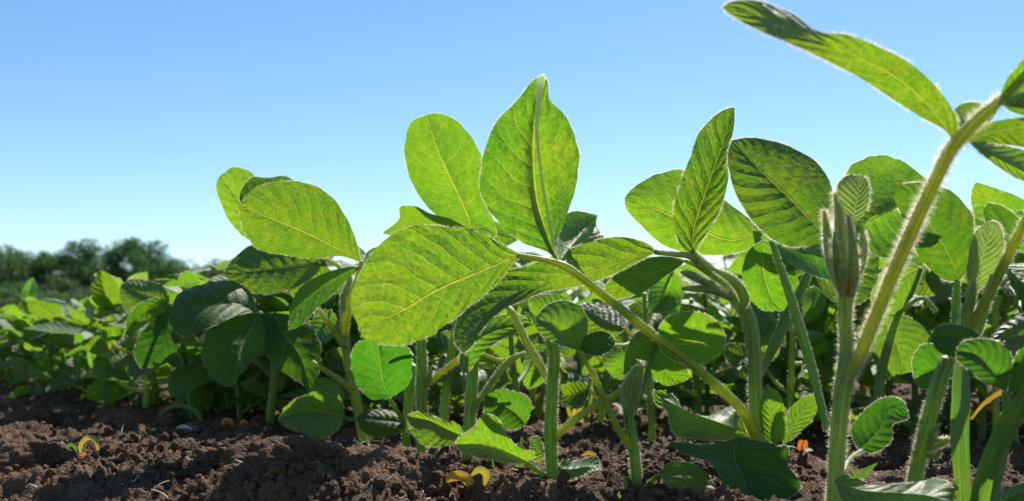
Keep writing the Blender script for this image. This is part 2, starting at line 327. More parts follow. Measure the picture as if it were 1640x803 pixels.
def add_leaf(mb, Mi, A, B, nu=10, bulge=0.10, quilt=0.0006, ruffle=0.0, seed=0, hair=0.0, hl=0.0011, veins=8, surf=0.0, mi=0, hmi=1, hw=0.000042, crease=0.0):
    """leaf blade through the midrib Mi and the edges A, B, each (nt+1,3), all from base to tip"""
    nt_ = len(Mi) - 1; us = np.linspace(-1, 1, 2 * nu + 1); t = np.linspace(0, 1, nt_ + 1)
    tang = nrm(np.gradient(Mi, axis=0)); acr = nrm(B - A + 1e-9 * np.array([1, .3, .2])); N = nrm(np.cross(tang, acr))
    for _ in range(3): N = nrm(np.vstack([N[:1], (N[:-2] + N[1:-1] + N[2:]) / 3, N[-1:]]))
    G = np.zeros((nt_ + 1, 2 * nu + 1, 3))
    rag = lambda E, k: E + (E - Mi) * (0.022 * vnoise(np.stack([t * 9 + seed, t * 0 + k, t * 0], 1), seed) + 0.02 * vnoise(np.stack([t * 26 + seed, t * 0 + k, t * 0], 1), seed + 1))[:, None]
    A = rag(A, 0.3); B = rag(B, 5.3)
    for j, u in enumerate(us):
        E = A if u < 0 else B; wdt = np.linalg.norm(E - Mi, axis=1, keepdims=True); a = abs(u)
        G[:, j] = Mi + (E - Mi) * a + N * wdt * bulge * np.sin(math.pi * a ** 0.8)
    T, U = np.meshgrid(t, us, indexing='ij'); au = np.abs(U)
    w_ = np.linalg.norm(B - A, axis=1)[:, None]
    ph = (T * 1.12 - 0.24 * au ** 1.15) * veins + 0.45 * (U > 0)
    q = np.abs((ph % 1) - 0.5) * 2
    env = np.sin(math.pi * np.clip(T, 0, 1)) ** 0.5
    disp = quilt * np.minimum(1, w_ / 0.045) * (q ** 0.7) * env * (0.55 + 0.9 * vnoise(G.reshape(-1, 3) * 60 + seed, seed + 2).reshape(T.shape)) * np.clip(au * 6, 0, 1) * (1.2 - 0.5 * au)
    sn = fbm(G.reshape(-1, 3) * 40 + seed * 3.7, 3, seed).reshape(T.shape)
    disp = disp + env * (0.0016 * sn * (0.3 + au)) * np.minimum(1, w_ / 0.03)
    if crease: disp = disp + crease * np.exp(-(au / 0.13) ** 2) * env
    if ruffle: disp = disp + ruffle * au ** 2 * env * np.sin(T * (17 + seed % 5) + U * 1.5 + seed)
    G = G + N[:, None, :] * disp[..., None]
    m_ = 2 * nu + 1; idx = np.arange((nt_ + 1) * m_).reshape(nt_ + 1, m_)
    F = np.stack([idx[:-1, :-1], idx[:-1, 1:], idx[1:, 1:], idx[1:, :-1]], -1).reshape(-1, 4)
    mb.add(G.reshape(-1, 3), F, np.stack([(U.ravel() + 1) / 2, T.ravel()], 1), mi)
    if hair > 0:
        for j, jn in ((0, 1), (m_ - 1, m_ - 2)):
            E = G[:, j]; seg = np.linalg.norm(np.diff(E, axis=0), axis=1); n = int(seg.sum() * 1000 * hair * 1.7)
            if n < 1: continue
            cs = np.concatenate([[0], np.cumsum(seg)]); q_ = rng.random(n) * cs[-1]
            P = np.stack([np.interp(q_, cs, E[:, k]) for k in range(3)], 1)
            I = G[:, jn]; Q = np.stack([np.interp(q_, cs, I[:, k]) for k in range(3)], 1)
            O = nrm(P - Q); D = O + 0.7 * rng.normal(size=(n, 3))
            kp = fbm(P * 160, 2, seed + 7) > -0.2; hairs(mb, P[kp], D[kp], hl, hw, hmi)
    if surf > 0:
        area = float((seg_len(Mi)) * w_.mean()) * 1e6; n = int(area * surf)
        i = rng.integers(1, nt_, n); j = rng.integers(0, m_ - 1, n); f1 = rng.random((n, 1)); 
        P = G[i, j] * (1 - f1) + G[i, j + 1] * f1; s = np.where(rng.random((n, 1)) < 0.5, -1, 1)
        hairs(mb, P, N[i] * s + 0.6 * rng.normal(size=(n, 3)) + 0.4 * tang[i], hl * 0.75, hw * 0.7, hmi)
    return G
def seg_len(P): return np.linalg.norm(np.diff(P, axis=0), axis=1).sum()

def add_tube(mb, P, rad, n=24, sides=12, hair=0.0, hl=0.0014, seed=0, mi=0, hmi=1, cap=True, ridge=0.06, hw=0.000042):
    P = np.asarray(P, float); k = len(P)
    Q = spline(np.hstack([P, np.asarray(rad, float)[:, None] * 1.0]), n); pts = Q[:, :3]; r = Q[:, 3]
    tg = nrm(np.gradient(pts, axis=0)); ref = np.array([0.13, -0.97, 0.2]); 
    if abs(tg[0] @ nrm(ref)) > 0.9: ref = np.array([0.9, 0.1, 0.3])
    X = nrm(np.cross(tg, ref)); Y = np.cross(tg, X)
    a = np.linspace(0, 2 * math.pi, sides, endpoint=False)
    rr = r[:, None] * (1 + ridge * np.cos(3 * a + seed)[None] + 0.05 * fbm(np.repeat(pts * 90, sides, 0) + seed, 2, seed).reshape(-1, sides))
    V = pts[:, None] + rr[..., None] * (np.cos(a)[None, :, None] * X[:, None] + np.sin(a)[None, :, None] * Y[:, None])
    idx = np.arange((n + 1) * sides).reshape(n + 1, sides); nx = np.roll(idx, -1, 1)
    F = np.stack([idx[:-1], nx[:-1], nx[1:], idx[1:]], -1).reshape(-1, 4)
    s = np.linspace(0, 1, n + 1)
    mb.add(V.reshape(-1, 3), F, np.stack([np.tile(a / 6.2832, n + 1), np.repeat(s, sides)], 1), mi)
    if cap:
        c = np.vstack([V[-1], pts[-1:] + tg[-1:] * r[-1] * 0.7]); f = np.array([[i, (i + 1) % sides, sides] for i in range(sides)]); mb.add(c, f, None, mi)
    if hair > 0:
        L = seg_len(pts); cnt = int(L * 2 * math.pi * r.mean() * 1e6 * hair * 0.58)
        q = rng.random(cnt) * n; i = q.astype(int); f = (q - i)[:, None]; an = rng.random(cnt) * 2 * math.pi
        p = pts[i] * (1 - f) + pts[np.minimum(i + 1, n)] * f; ri = r[i][:, None]
        O = np.cos(an)[:, None] * X[i] + np.sin(an)[:, None] * Y[i]
        kp = fbm((p + O * ri) * 260, 2, seed + 3) > -0.28; p, i, O, ri = p[kp], i[kp], O[kp], ri[kp]; cnt = len(p)
        hairs(mb, p + O * ri * 0.97, O + 0.35 * tg[i] + 0.35 * rng.normal(size=(cnt, 3)), hl, hw, hmi)
    return pts

# ------------------------------------------------------------------ ground
def build_ground():
    ys = [-30, -8, -2, -0.6, -0.1, 0.08]; y = 0.2
    while y < 2.2: ys.append(y); y *= 1.0042 if y > 0.36 else 1.02
    while y < 900: ys.append(y); y *= 1.03 if y < 12 else 1.12
    ys = np.array(ys); s = np.linspace(-1, 1, 820); ext = 1 + np.cumsum(0.012 * 1.16 ** np.arange(32)); s = np.concatenate([-ext[::-1], s, ext])
    g = np.where(ys > 0, 0.06 + 0.56 * ys, 0.06 - 0.5 * ys)
    X = s[None] * g[:, None]; Y = np.repeat(ys[:, None], len(s), 1)
    x = X.ravel(); y = Y.ravel(); z = ground_h(x, y)
    mb = MB(); idx = np.arange(len(x)).reshape(X.shape)
    mb.add(np.stack([x, y, z], 1), np.stack([idx[:-1, :-1], idx[:-1, 1:], idx[1:, 1:], idx[1:, :-1]], -1).reshape(-1, 4))
    return tag(mb.build('ground', M['soil']), kind='structure')
build_ground()

# ------------------------------------------------------------------ clods, crumbs, pebbles
import bmesh
def ico(sub):
    bm = bmesh.new(); bmesh.ops.create_icosphere(bm, subdivisions=sub, radius=1); v = np.array([q.co[:] for q in bm.verts]); f = np.array([[q.index for q in p.verts] for p in bm.faces]); bm.free(); return v, f
IC1, IC4 = ico(1), ico(5)
def clod(x, y, r, name, label, cat, group=None, sink=0.45, m='soil', seed=0, rough=1.0):
    v, f = IC4; a = random.random() * 6.28; sx, sy, sz = random.uniform(.85, 1.25), random.uniform(.8, 1.2), random.uniform(.6, .85)
    p = v * np.array([sx, sy, sz]); k = 1 + rough * (0.28 * fbm(v * 1.5 + seed * 7.1, 3, seed) + 0.16 * (np.abs(fbm(v * 4 + seed, 3, seed + 5)) * 2 - .5) + 0.06 * fbm(v * 14 + seed, 3, seed + 9))
    if rough >= 1: k = k + 0.05 * lumps(v[:, 0] * 1 + v[:, 2] * .4, v[:, 1] + v[:, 2] * .3, 0.16, seed) * 2.4
    p = p * k[:, None] * r; c, s_ = math.cos(a), math.sin(a); p = np.stack([p[:, 0] * c - p[:, 1] * s_, p[:, 0] * s_ + p[:, 1] * c, p[:, 2]], 1)
    z = ground_h(x, y)[0]; mb = MB(); mb.add(p, f); o = mb.build(name, M[m]); o.location = (x, y, z + r * sz * (1 - 2 * sink) * 0.6); return tag(o, label, cat, group)
def gpt(px, py, z=0.0):
    """ground point seen at a pixel"""
    dr = W(px, py, 1.0) - np.array([0, 0, CAM_H]); k = (z - CAM_H) / dr[2]; return dr[0] * k, dr[1] * k
CL = [(470, 800, .030, 'large dark shaded clod of soil at the bottom edge, widest of all', .44), (640, 808, .023, 'rough sunlit clod with crumbly top below the middle stems', .5),
      (730, 806, .012, 'small crumbly clod right of the rough sunlit clod', .5), (65, 690, .024, 'rounded brown clod at the far left near the frame edge', .45), (40, 770, .024, 'dark clod in the bottom left corner', .5),
      (175, 745, .018, 'dark lump right of the bottom left corner clod', .5), (275, 700, .012, 'dark clod just below the white husk', .45), (350, 790, .012, 'small clod on the sunlit patch left of the large dark clod', .5),
      (420, 700, .010, 'sunlit crumbly clod below the dark drooping leaves', .5), (575, 735, .010, 'clod beside the foot of the left green stem', .5), (930, 660, .014, 'shaded clod behind the middle stem', .5),
      (960, 705, .013, 'clod between the middle stem and the budding seedling', .45), (1020, 812, .010, 'dark clod at the bottom edge under the budding seedling', .5), (1190, 812, .009, 'small clod under the big dark leaf at the bottom edge', .45),
      (1290, 690, .010, 'shaded clod beside the orange petal', .5), (1400, 760, .013, 'dark clod right of the thick hairy stem', .5), (1480, 700, .010, 'small clod behind the leaning hairy stem', .5), (1600, 700, .013, 'clod behind the broad grass blades', .5),
      (1500, 800, .011, 'clod at the foot of the leaning hairy stem', .5), (850, 800, .010, 'clod left of the middle stem base', .5), (1080, 650, .016, 'flat clod behind the folded grey leaf', .5), (120, 650, .016, 'far clod at the left in front of the distant row', .5), (780, 690, .010, 'dark clod behind the low round leaf', .5)]
for i, (px, py, r, lb, sk) in enumerate(CL):
    x, y = gpt(px, py); y = max(y, 0.42); x = (px - 820) / FPX * y * 1.0
    clod(x, y, r, 'soil_clod', lb, 'clod', 'clods of soil lying on the field', sk, seed=i + 3)
def hit(px, py, lo=0.38, hi=2.5):
    """depth at which the ray through a pixel meets the soil"""
    d = np.linspace(lo, hi, 1400); P = W(np.full_like(d, px), np.full_like(d, py), d); below = P[:, 2] < ground_h(P[:, 0], P[:, 1]); return float(d[np.argmax(below)]) if below.any() else hi
def crumbs():
    mb = MB(); v, f = IC1; N_ = 30000
    y = 0.36 * (2.6 / 0.36) ** rng.random(N_); x = (rng.random(N_) * 2 - 1) * (0.03 + 0.56 * y)
    keep = fbm(np.stack([x, y, x * 0], 1) * 14, 2, 77) > -0.12; x = x[keep]; y = y[keep]
    r = (0.0006 + 0.0030 * rng.random(len(x)) ** 3.2) * (0.55 + y * 0.65); z = ground_h(x, y)
    k = 1 + 0.35 * rng.normal(size=(len(x), len(v), 1)).clip(-1, 1); sc3 = 0.7 + 0.6 * rng.random((len(x), 1, 3))
    V = v[None] * k * sc3 * r[:, None, None] + np.stack([x, y, z + r * 0.35], 1)[:, None]
    F = f[None] + (np.arange(len(x)) * len(v))[:, None, None]
    mb.add(V.reshape(-1, 3), F.reshape(-1, 3)); return tag(mb.build('soil_crumbs', M['soil']), 'brown crumbs of loose soil strewn over the field', 'soil', kind='stuff')
crumbs()
def straw():
    mb = MB(); n = 560; y = 0.42 * (2.2 / 0.42) ** rng.random(n); x = (rng.random(n) * 2 - 1) * (0.03 + 0.54 * y); z = ground_h(x, y)
    for i in range(n):
        a = rng.random() * 6.28; L = rng.uniform(.002, .010); d = np.array([math.cos(a), math.sin(a), rng.uniform(-.2, .5)]); p = np.array([x[i], y[i], z[i] + .0008]); k = rng.normal(size=3) * L * .15
        add_tube(mb, [p, p + d * L * .5 + k, p + d * L], [.00025, .0003, .0002], 3, 4, seed=i)
    return tag(mb.build('straw_litter', M['pale']), 'short bits of dry root and straw scattered on the soil', 'litter', kind='stuff')
straw()
for i, (px, py, r, lb) in enumerate([(163, 684, .0016, 'small pale pebble on the dark soil at the left'), (255, 799, .0009, 'tiny white grit at the bottom edge on the left'), (267, 677, .0014, 'white pebble beside the pale husk on the soil')]):
    x, y = gpt(px, py); o = clod(x, y, r, 'pebble', lb, 'pebble', None, 0.3, 'pebble', i + 50, 0.4)

# ------------------------------------------------------------------ plants: shared pieces
def plant(px, d, label, name='soybean_plant', cat='plant', group=None, dz=0.0):
    x = (px - 820) / FPX * d; y = d * math.cos(TILT); z = ground_h(x, y, False)[0]
    o = empty(name, (x, y, z), label, cat, group); return o
def org(p):
    while p.parent is not None: p = p.parent
    return np.array(p.location)
_sd = [100]
def stem(parent, pts, name='petiole', m='stem', hair=1.6, hl=0.0014, n=30, ridge=0.06, hw=0.000042, label=None, root=False):
    """pts: (px, py, depth, radius in px)"""
    _sd[0] += 1; a = np.array(pts, float); P = W(a[:, 0], a[:, 1], a[:, 2]); r = a[:, 3] * a[:, 2] / FPX * 0.86
    if name == 'bud': hair *= 2.0
    mb = MB(); add_tube(mb, P, r, n, 14, hair, hl, _sd[0], ridge=ridge, hw=hw)
    # swollen joints
    o = mb.build(name, [M[m], M['hair']], parent, origin=org(parent)); 
    if label: o['label'] = label
    return o
def leaf(parent, mid, A, B, d, da=0.0, db=0.0, m='leaf', bulge=0.10, hair=7, hl=0.0011, surf=0.25, ruffle=0.0, quilt=0.0005, nt_=44, nu=14, veins=8, name='leaflet', hw=0.000042, label=None, crease=0.0):
    """mid: pixels base..tip; A, B: edge pixels without base and tip; d: depths along the midrib; da, db: how much farther the edges lie"""
    _sd[0] += 1; d = np.atleast_1d(d)
    def lift(px, off):
        S = spline(px, nt_); t = np.linspace(0, 1, nt_ + 1); dd = np.interp(t, np.linspace(0, 1, len(d)), d)
        # smooth the depth
        k = 5; pad = np.pad(dd, k, mode='edge'); dd2 = np.convolve(pad, np.ones(2 * k + 1) / (2 * k + 1), 'same')[k:-k]; 
        off_ = np.interp(t, np.linspace(0, 1, len(np.atleast_1d(off))), np.atleast_1d(off)) * np.sin(math.pi * t) ** 0.8
        return W(S[:, 0], S[:, 1], dd2 + off_)
    b0, t0 = mid[0], mid[-1]
    mb = MB(); add_leaf(mb, lift(mid, 0), lift([b0] + list(A) + [t0], da), lift([b0] + list(B) + [t0], db), nu, bulge, quilt, ruffle, _sd[0], hair, hl, veins, surf, hw=hw, crease=crease)
    o = mb.build(name, [M[m], M['hair']], parent, origin=org(parent))
    if label: o['label'] = label
    return o
# ------------------------------------------------------------------ rows of plants behind
def gen_leaflet(mb, base, dirn, up, L, wd, rnd, nt_, nu, hair, mi=0, hmi=1, droop=None, fold=None):
    dirn = nrm(dirn); side = nrm(np.cross(dirn, up)); up = np.cross(side, dirn)
    t = np.linspace(0, 1, nt_ + 1)[:, None]; dr = rnd.uniform(-.1, .45) if droop is None else droop; f = rnd.uniform(-.15, .45) if fold is None else fold
    Mi = base + dirn * L * (t - 0.05 * t ** 2) - up * L * dr * t ** 2; tw = rnd.uniform(-.5, .5)
    prof = np.sin(math.pi * t ** rnd.uniform(.68, .82)) ** .8 * (1 - .12 * t)
    lift = f * .5; ca, sa = np.cos(tw * t), np.sin(tw * t)
    sv = side * ca + up * sa; uv = up * ca - side * sa
    A = Mi - sv * wd * prof * L + uv * lift * wd * prof * L - dirn * .02 * L * np.sin(math.pi * t); B_ = Mi + sv * wd * prof * L + uv * lift * wd * prof * L
    add_leaf(mb, Mi, A, B_, nu, rnd.uniform(-.12, .12), .0002, rnd.uniform(0, .0012), rnd.randrange(999), hair, .0010, 8, 0, mi, hmi, hw=.00004)
def make_proto(seed, lod, H=0.2):
    rnd = random.Random(seed); hi = lod == 0
    nt_, nu, sides, n = ((20, 7, 8, 14) if hi else (7, 3, 5, 5)); hair = 3.0 if hi else 0
    root = bpy.data.objects.new('soybean_plant', None); C.objects.link(root); whole = MB()
    def emit(fn, name, m, parent, mi):
        if hi: mb = MB(); fn(mb, 0, 1); return mb.build(name, [M[m], M['hair']], parent)
        fn(whole, mi, 3); return None
    lean = np.array([rnd.uniform(-.12, .12), rnd.uniform(-.12, .12), 1.0]); zz = np.array([0, .25, .5, .75, 1.0])
    wob = np.array([[rnd.uniform(-.004, .004), rnd.uniform(-.004, .004), 0] for _ in zz])
    SP = lean * zz[:, None] * H * .78 + wob; SP[0] = (0, 0, -.01); rad = np.interp(zz, [0, 1], [.0032, .0018])
    emit(lambda mb, a, b_: add_tube(mb, SP, rad, n, sides, 1.2 if hi else 0, .0012, seed, a, b_), 'stem', 'stem', root, 2)
    at = lambda f: spline(SP, 20)[int(f * 20)]
    az = rnd.uniform(0, 6.28)
    for k in (0, 1):     # the pair of simple leaves
        a = az + k * math.pi + rnd.uniform(-.3, .3); d = np.array([math.cos(a), math.sin(a), rnd.uniform(-.25, .4)]); b0 = at(.3)
        pe = np.stack([b0, b0 + d * .008 + [0, 0, .004], b0 + d * .018 + [0, 0, .004]]); md = rnd.choice(['leafg', 'leafd'])
        q = emit(lambda mb, x, y: add_tube(mb, pe, [.001] * 3, 5, 6, 0, .001, seed, x, y), 'petiole', 'stem', root, 2)
        emit(lambda mb, x, y: gen_leaflet(mb, pe[-1], d, np.array([0, 0, 1.]), rnd.uniform(.038, .052), .36, rnd, nt_, nu, hair, x, y), 'leaflet', md, q if hi else root, 1)
    az += 1.3
    for k, fz in enumerate((.16, .42, .6, .78, .92, .99)):
        a = az + k * 2.5 + rnd.uniform(-.4, .4); el = rnd.uniform(.15, .95) if k < 4 else rnd.uniform(.6, 1.2); Lp = rnd.uniform(.045, .08) * (1 - .08 * k); b0 = at(fz); s_ = (.7, .85, 1.0, 1.05, .95, .6)[k]
        d = np.array([math.cos(a) * math.cos(el), math.sin(a) * math.cos(el), math.sin(el)]); out = np.array([math.cos(a), math.sin(a), 0])
        pe = np.stack([b0, b0 + d * Lp * .5 + [0, 0, .004], b0 + d * Lp]); mat_ = rnd.choice(['leaf', 'leafg', 'leafg', 'leafg'] if k < 5 else ['leafy', 'leafg'])
        q = emit(lambda mb, x, y: add_tube(mb, pe, [.0016, .0013, .0010], 8 if hi else 3, 6 if hi else 4, 1.4 if hi else 0, .001, seed, x, y), 'petiole', 'stemy', root, 2)
        for sgn in (-1, 0, 1):
            ang = a + sgn * rnd.uniform(1.1, 1.6); dd = np.array([math.cos(ang), math.sin(ang), rnd.uniform(-.8, .9)])
            base = pe[-1] + out * (.012 if sgn == 0 else 0) + [0, 0, .002 if sgn == 0 else 0]; L = rnd.uniform(.052, .072) * s_; w_ = rnd.uniform(.29, .36)
            upv = np.array([rnd.uniform(-.8, .8), rnd.uniform(-.8, .8), 1.0])
            emit(lambda mb, x, y: gen_leaflet(mb, base, dd, upv, L, w_, rnd, nt_, nu, hair, x, y), 'leaflet', mat_, q if hi else root, 0 if mat_ == 'leaf' else 1)
    tp = at(1.0)
    for k in range(3):
        d = np.array([rnd.uniform(-.4, .4), rnd.uniform(-.4, .4), 1.0]); b1 = np.stack([tp, tp + d * .009, tp + d * .02])
        if hi: emit(lambda mb, x, y: add_tube(mb, b1, [.0015, .0024, .0005], 8, 8, 4, .0014, k, x, y), 'bud', 'stemb', root, 2)
    if not hi:
        bpy.data.objects.remove(root); return whole.build('soybean_plant', [M['leaf'], M['leafg'], M['stem'], M['hair']])
    return root
def kids(o): return [c for c in o.children]
def copy_tree(o, parent=None):
    c = o.copy(); C.objects.link(c)
    if parent is not None: c.parent = parent
    for ch in list(o.children): copy_tree(ch, c)
    return c
HI = [make_proto(300 + k, 0) for k in range(9)]; LO = [make_proto(400 + k, 1) for k in range(6)]
used = set()
def put(protos, x, y, rot, s, label, group):
    wide = 1.3 if x / y < -.25 else 1.1
    pr = random.choice(protos)
    o = pr if pr.name not in used else copy_tree(pr); used.add(pr.name)
    z = ground_h(x, y, False)[0]; o.location = (x, y, z - .002); o.rotation_euler = (random.uniform(-.08, .08), random.uniform(-.08, .08), rot); o.scale = (s * wide, s * wide, s)
    tag(o, label, 'plant', group)
# single plants standing among the foreground stems
SIDE = [(1263, 1.4, 0.88), (1109, 1.01, 0.79), (1257, 0.92, 0.6), (845, 1.55, 0.84), (643, 1.35, 0.72), (1390, 1.48, 0.61), (1570, 1.55, 0.72), (731, 1.09, 0.81), (1329, 1.6, 0.66), (696, 1.53, 0.61), (789, 1.48, 0.7), (1044, 0.93, 0.73), (485, 1.1, 0.57), (414, 1.37, 0.72), (442, 1.37, 0.7), (545, 1.3, 0.7), (443, 1.32, 0.61), (481, 1.36, 0.69), (421, 1.47, 0.68), (510, 0.91, 0.66), (408, 1.3, 0.64), (583, 1.29, 0.71), (438, 1.29, 0.7), (587, 1.11, 0.72), (600, 1.31, 0.75), (627, 1.21, 0.66), (382, 1.4, 0.74), (478, 1.31, 0.69), (556, 1.0, 0.71), (510, 1.3, 0.63), (523, 1.36, 0.68), (553, 0.92, 0.58), (467, 1.29, 0.59), (543, 1.28, 0.56), (476, 1.04, 0.56), (371, 1.09, 0.59), (390, 0.92, 0.64), (448, 1.27, 0.67), (122, 1.65, 0.63), (-7, 2.06, 0.57), (315, 1.46, 0.63), (30, 1.98, 0.66), (103, 1.94, 0.55), (29, 1.99, 0.73), (82, 2.01, 0.63), (71, 2.04, 0.65),
        (60, 1.75, .70), (20, 1.9, .66), (110, 1.6, .68), (150, 1.45, .70), (190, 1.3, .72), (225, 1.2, .70), (255, 1.08, .72), (340, 1.02, .78), (375, .98, .72), (405, 1.05, .85), (465, .95, .85), (500, .92, .8), (525, 1.05, .9), (610, .86, .82), (655, .95, .85), (700, .9, .8), (785, 1.05, .85), (1060, 1.1, .95), (1010, 1.3, .95), (1130, 1.0, .9),
        (1180, 1.15, .95), (1270, .95, .95), (1300, 1.1, 1.0), (1330, .9, .9), (1400, .95, 1.0), (1450, .85, .95), (1500, 1.0, 1.0), (1560, .85, .95), (1620, .8, 1.0), (1650, .95, 1.0), (930, 1.25, .95), (850, 1.2, .9), (590, 1.0, .7), (630, 1.1, .75), (690, 1.05, .75), (730, 1.2, .8), (560, 1.15, .75), (820, 1.3, .75), (870, 1.4, .8), (960, 1.4, .85), (440, 1.2, .75), (380, 1.15, .7), (320, 1.2, .68), (280, 1.15, .66), (200, 1.42, .62), (1380, 1.25, 1.1), (1570, 1.15, 1.0)]
names_x = ['at the far left edge', 'left of the dark drooping leaves', 'below the bright raised leaflets', 'under the biggest leaf', 'behind the middle stem', 'behind the long slanting petiole', 'behind the curved hairy stem', 'behind the spiky bud cluster', 'at the right behind the grass blades']
def where(px): return names_x[int(np.searchsorted([140, 400, 560, 760, 960, 1140, 1290, 1460], px))]
near_far = lambda d: 'close' if d < .93 else ('a step back' if d < 1.12 else 'farther back')
bins = {}
for px, d, s in SIDE:
    x = (px - 820) / FPX * d; lb = 'leafy young soybean plant %s, %s' % (where(px), near_far(d)); bins.setdefault(lb, []).append(1)
    put(HI, x, d, random.uniform(0, 6.28), s, lb, 'soybean plants standing %s, %s' % (where(px), near_far(d)))
# the rows
pos = []
for k in range(1, 60):
    off = .37 + .75 * k; x0, y0 = ROW_N * off
    s_ = -30.0
    while s_ < 120:
        x = x0 + ROW_D[0] * s_ + random.uniform(-.03, .03); y = y0 + ROW_D[1] * s_ + random.uniform(-.03, .03)
        if y > .9 and y < 45 and (abs(x) < .56 * y + .25 or abs(x) < .85 * y + .8): pos.append((math.hypot(x, y), x, y, k))
        s_ += (random.uniform(.075, .12) if k == 1 else random.uniform(.055, .095)) if off < 4 else random.uniform(.10, .2)
for s_ in np.arange(.95, 2.6, .042): pos.append((0, .06 + ROW_D[0] * s_ + random.uniform(-.02, .07), .53 + ROW_D[1] * s_, 0))
pos = [(math.hypot(a[1], a[2]),) + a[1:] for a in pos]; pos.sort()
wide_ = [a for a in pos if abs(a[1]) >= .56 * a[2] + .25 and a[3] > 0]; pos = [a for a in pos if abs(a[1]) < .56 * a[2] + .25 or a[3] == 0]
IND = 145
for i, (d, x, y, k) in enumerate(pos[:IND]):
    px = 820 + x / y * FPX
    third = ('left', 'middle', 'right')[int(np.clip(px // 547, 0, 2))]
    rown = {0: 'end of the foreground row', 1: 'crowded second row', 2: 'third row', 3: 'fourth row'}.get(k, 'distant rows')
    fam = 'soybean plant in the %s beyond the furrow, %s part' % (rown, third)
    if k == 0: fam = 'small soybean plant at the far left end of the foreground row'
    put(HI if d < 3.0 else LO, x, y, random.uniform(0, 6.28), (random.uniform(.72, .98) if px > 700 else random.uniform(.58, .74)) if k else random.uniform(.58, .70), fam, fam.replace('soybean plant', 'soybean plants'))
for o in HI + LO:
    if o.name not in used:
        for ch in list(o.children_recursive): bpy.data.objects.remove(ch)
        bpy.data.objects.remove(o)
rest = wide_ + pos[IND:]; print('rows: individuals', min(IND, len(pos)), 'rest', len(rest))
# what is beyond: one mass of crop
mb = MB(); lo = [make_proto(500 + k, 1) for k in range(3)]; data = []
for o in lo:
    me = o.data; V = np.zeros(len(me.vertices) * 3, np.float32); me.vertices.foreach_get('co', V); V = V.reshape(-1, 3)
    q4 = np.array([p.vertices[:] for p in me.polygons if len(p.vertices) == 4]); m4 = np.array([p.material_index for p in me.polygons if len(p.vertices) == 4]); data.append((V, q4, m4)); bpy.data.objects.remove(o)
rest.sort(); near_ = [a for a in rest if a[0] < 6]; far_ = [a for a in rest if a[0] >= 6]; rest = near_[:900] + [far_[int(i)] for i in np.linspace(0, len(far_) - 1, 1500)]
for d, x, y, k in rest:
    V, q4, m4 = random.choice(data); a = random.uniform(0, 6.28); s = random.uniform(.65, .8); c, s2 = math.cos(a) * s, math.sin(a) * s
    P = np.stack([V[:, 0] * c - V[:, 1] * s2 + x, V[:, 0] * s2 + V[:, 1] * c + y, V[:, 2] * s], 1); b0 = mb.nv
    mb.add(P, q4[m4 == 0], None, 0)
    for mi in (1, 2): mb.f.append((q4[m4 == mi] + b0, mi))
tag(mb.build('far_crop', [M['leaf'], M['leafg'], M['stem']]), 'low green crop running in rows to the trees', 'crop', kind='stuff')

# ------------------------------------------------------------------ trees on the horizon
def make_tree(seed, H, wd, cm):
    rnd = np.random.default_rng(seed); root = bpy.data.objects.new('tree', None); C.objects.link(root)
    mb = MB(); add_tube(mb, [(0, 0, -.3), (.1, .05, H * .3), (-.1, .1, H * .6), (0, 0, H * .85)], [H * .028, H * .022, H * .014, H * .005], 16, 10, seed=seed)
    for k in range(7):
        a = rnd.random() * 6.28; z = H * rnd.uniform(.25, .6); e = H * rnd.uniform(.15, .3); add_tube(mb, [(0, 0, z), (math.cos(a) * e * .6, math.sin(a) * e * .6, z + e * .4), (math.cos(a) * e, math.sin(a) * e, z + e)], [H * .01, H * .007, H * .002], 6, 6, seed=k)
    mb.build('trunk', M['bark'], root)
    mb = MB(); nc = 95; cen = []
    while len(cen) < nc:
        p = rnd.uniform(-1, 1, 3)
        if p @ p < 1 : cen.append(p * [wd, wd, H * .45] + [0, 0, H * .5])
    for c in cen:
        R_ = H * rnd.uniform(.08, .15); n = 300; P = nrm(rnd.normal(size=(n, 3))) * R_ * (rnd.random((n, 1)) ** .35) * [1.1, 1.1, .8] + c
        s = H * .011 * (0.6 + rnd.random((n, 1))); a = nrm(rnd.normal(size=(n, 3))); b_ = nrm(np.cross(a, rnd.normal(size=(n, 3))))
        P[:, 2] = np.maximum(P[:, 2], .02 * H); V = np.stack([P - a * s, P + b_ * s * .6, P + a * s, P - b_ * s * .6], 1).reshape(-1, 3); mb.add(V, np.arange(n)[:, None] * 4 + np.arange(4)[None])
    mb.build('crown', M[cm], root, smooth=False); return root
TP = [make_tree(1, 12, 4.2, 'crown'), make_tree(2, 12, 5.0, 'crown'), make_tree(3, 12, 4.6, 'crown2')]
tu = set()
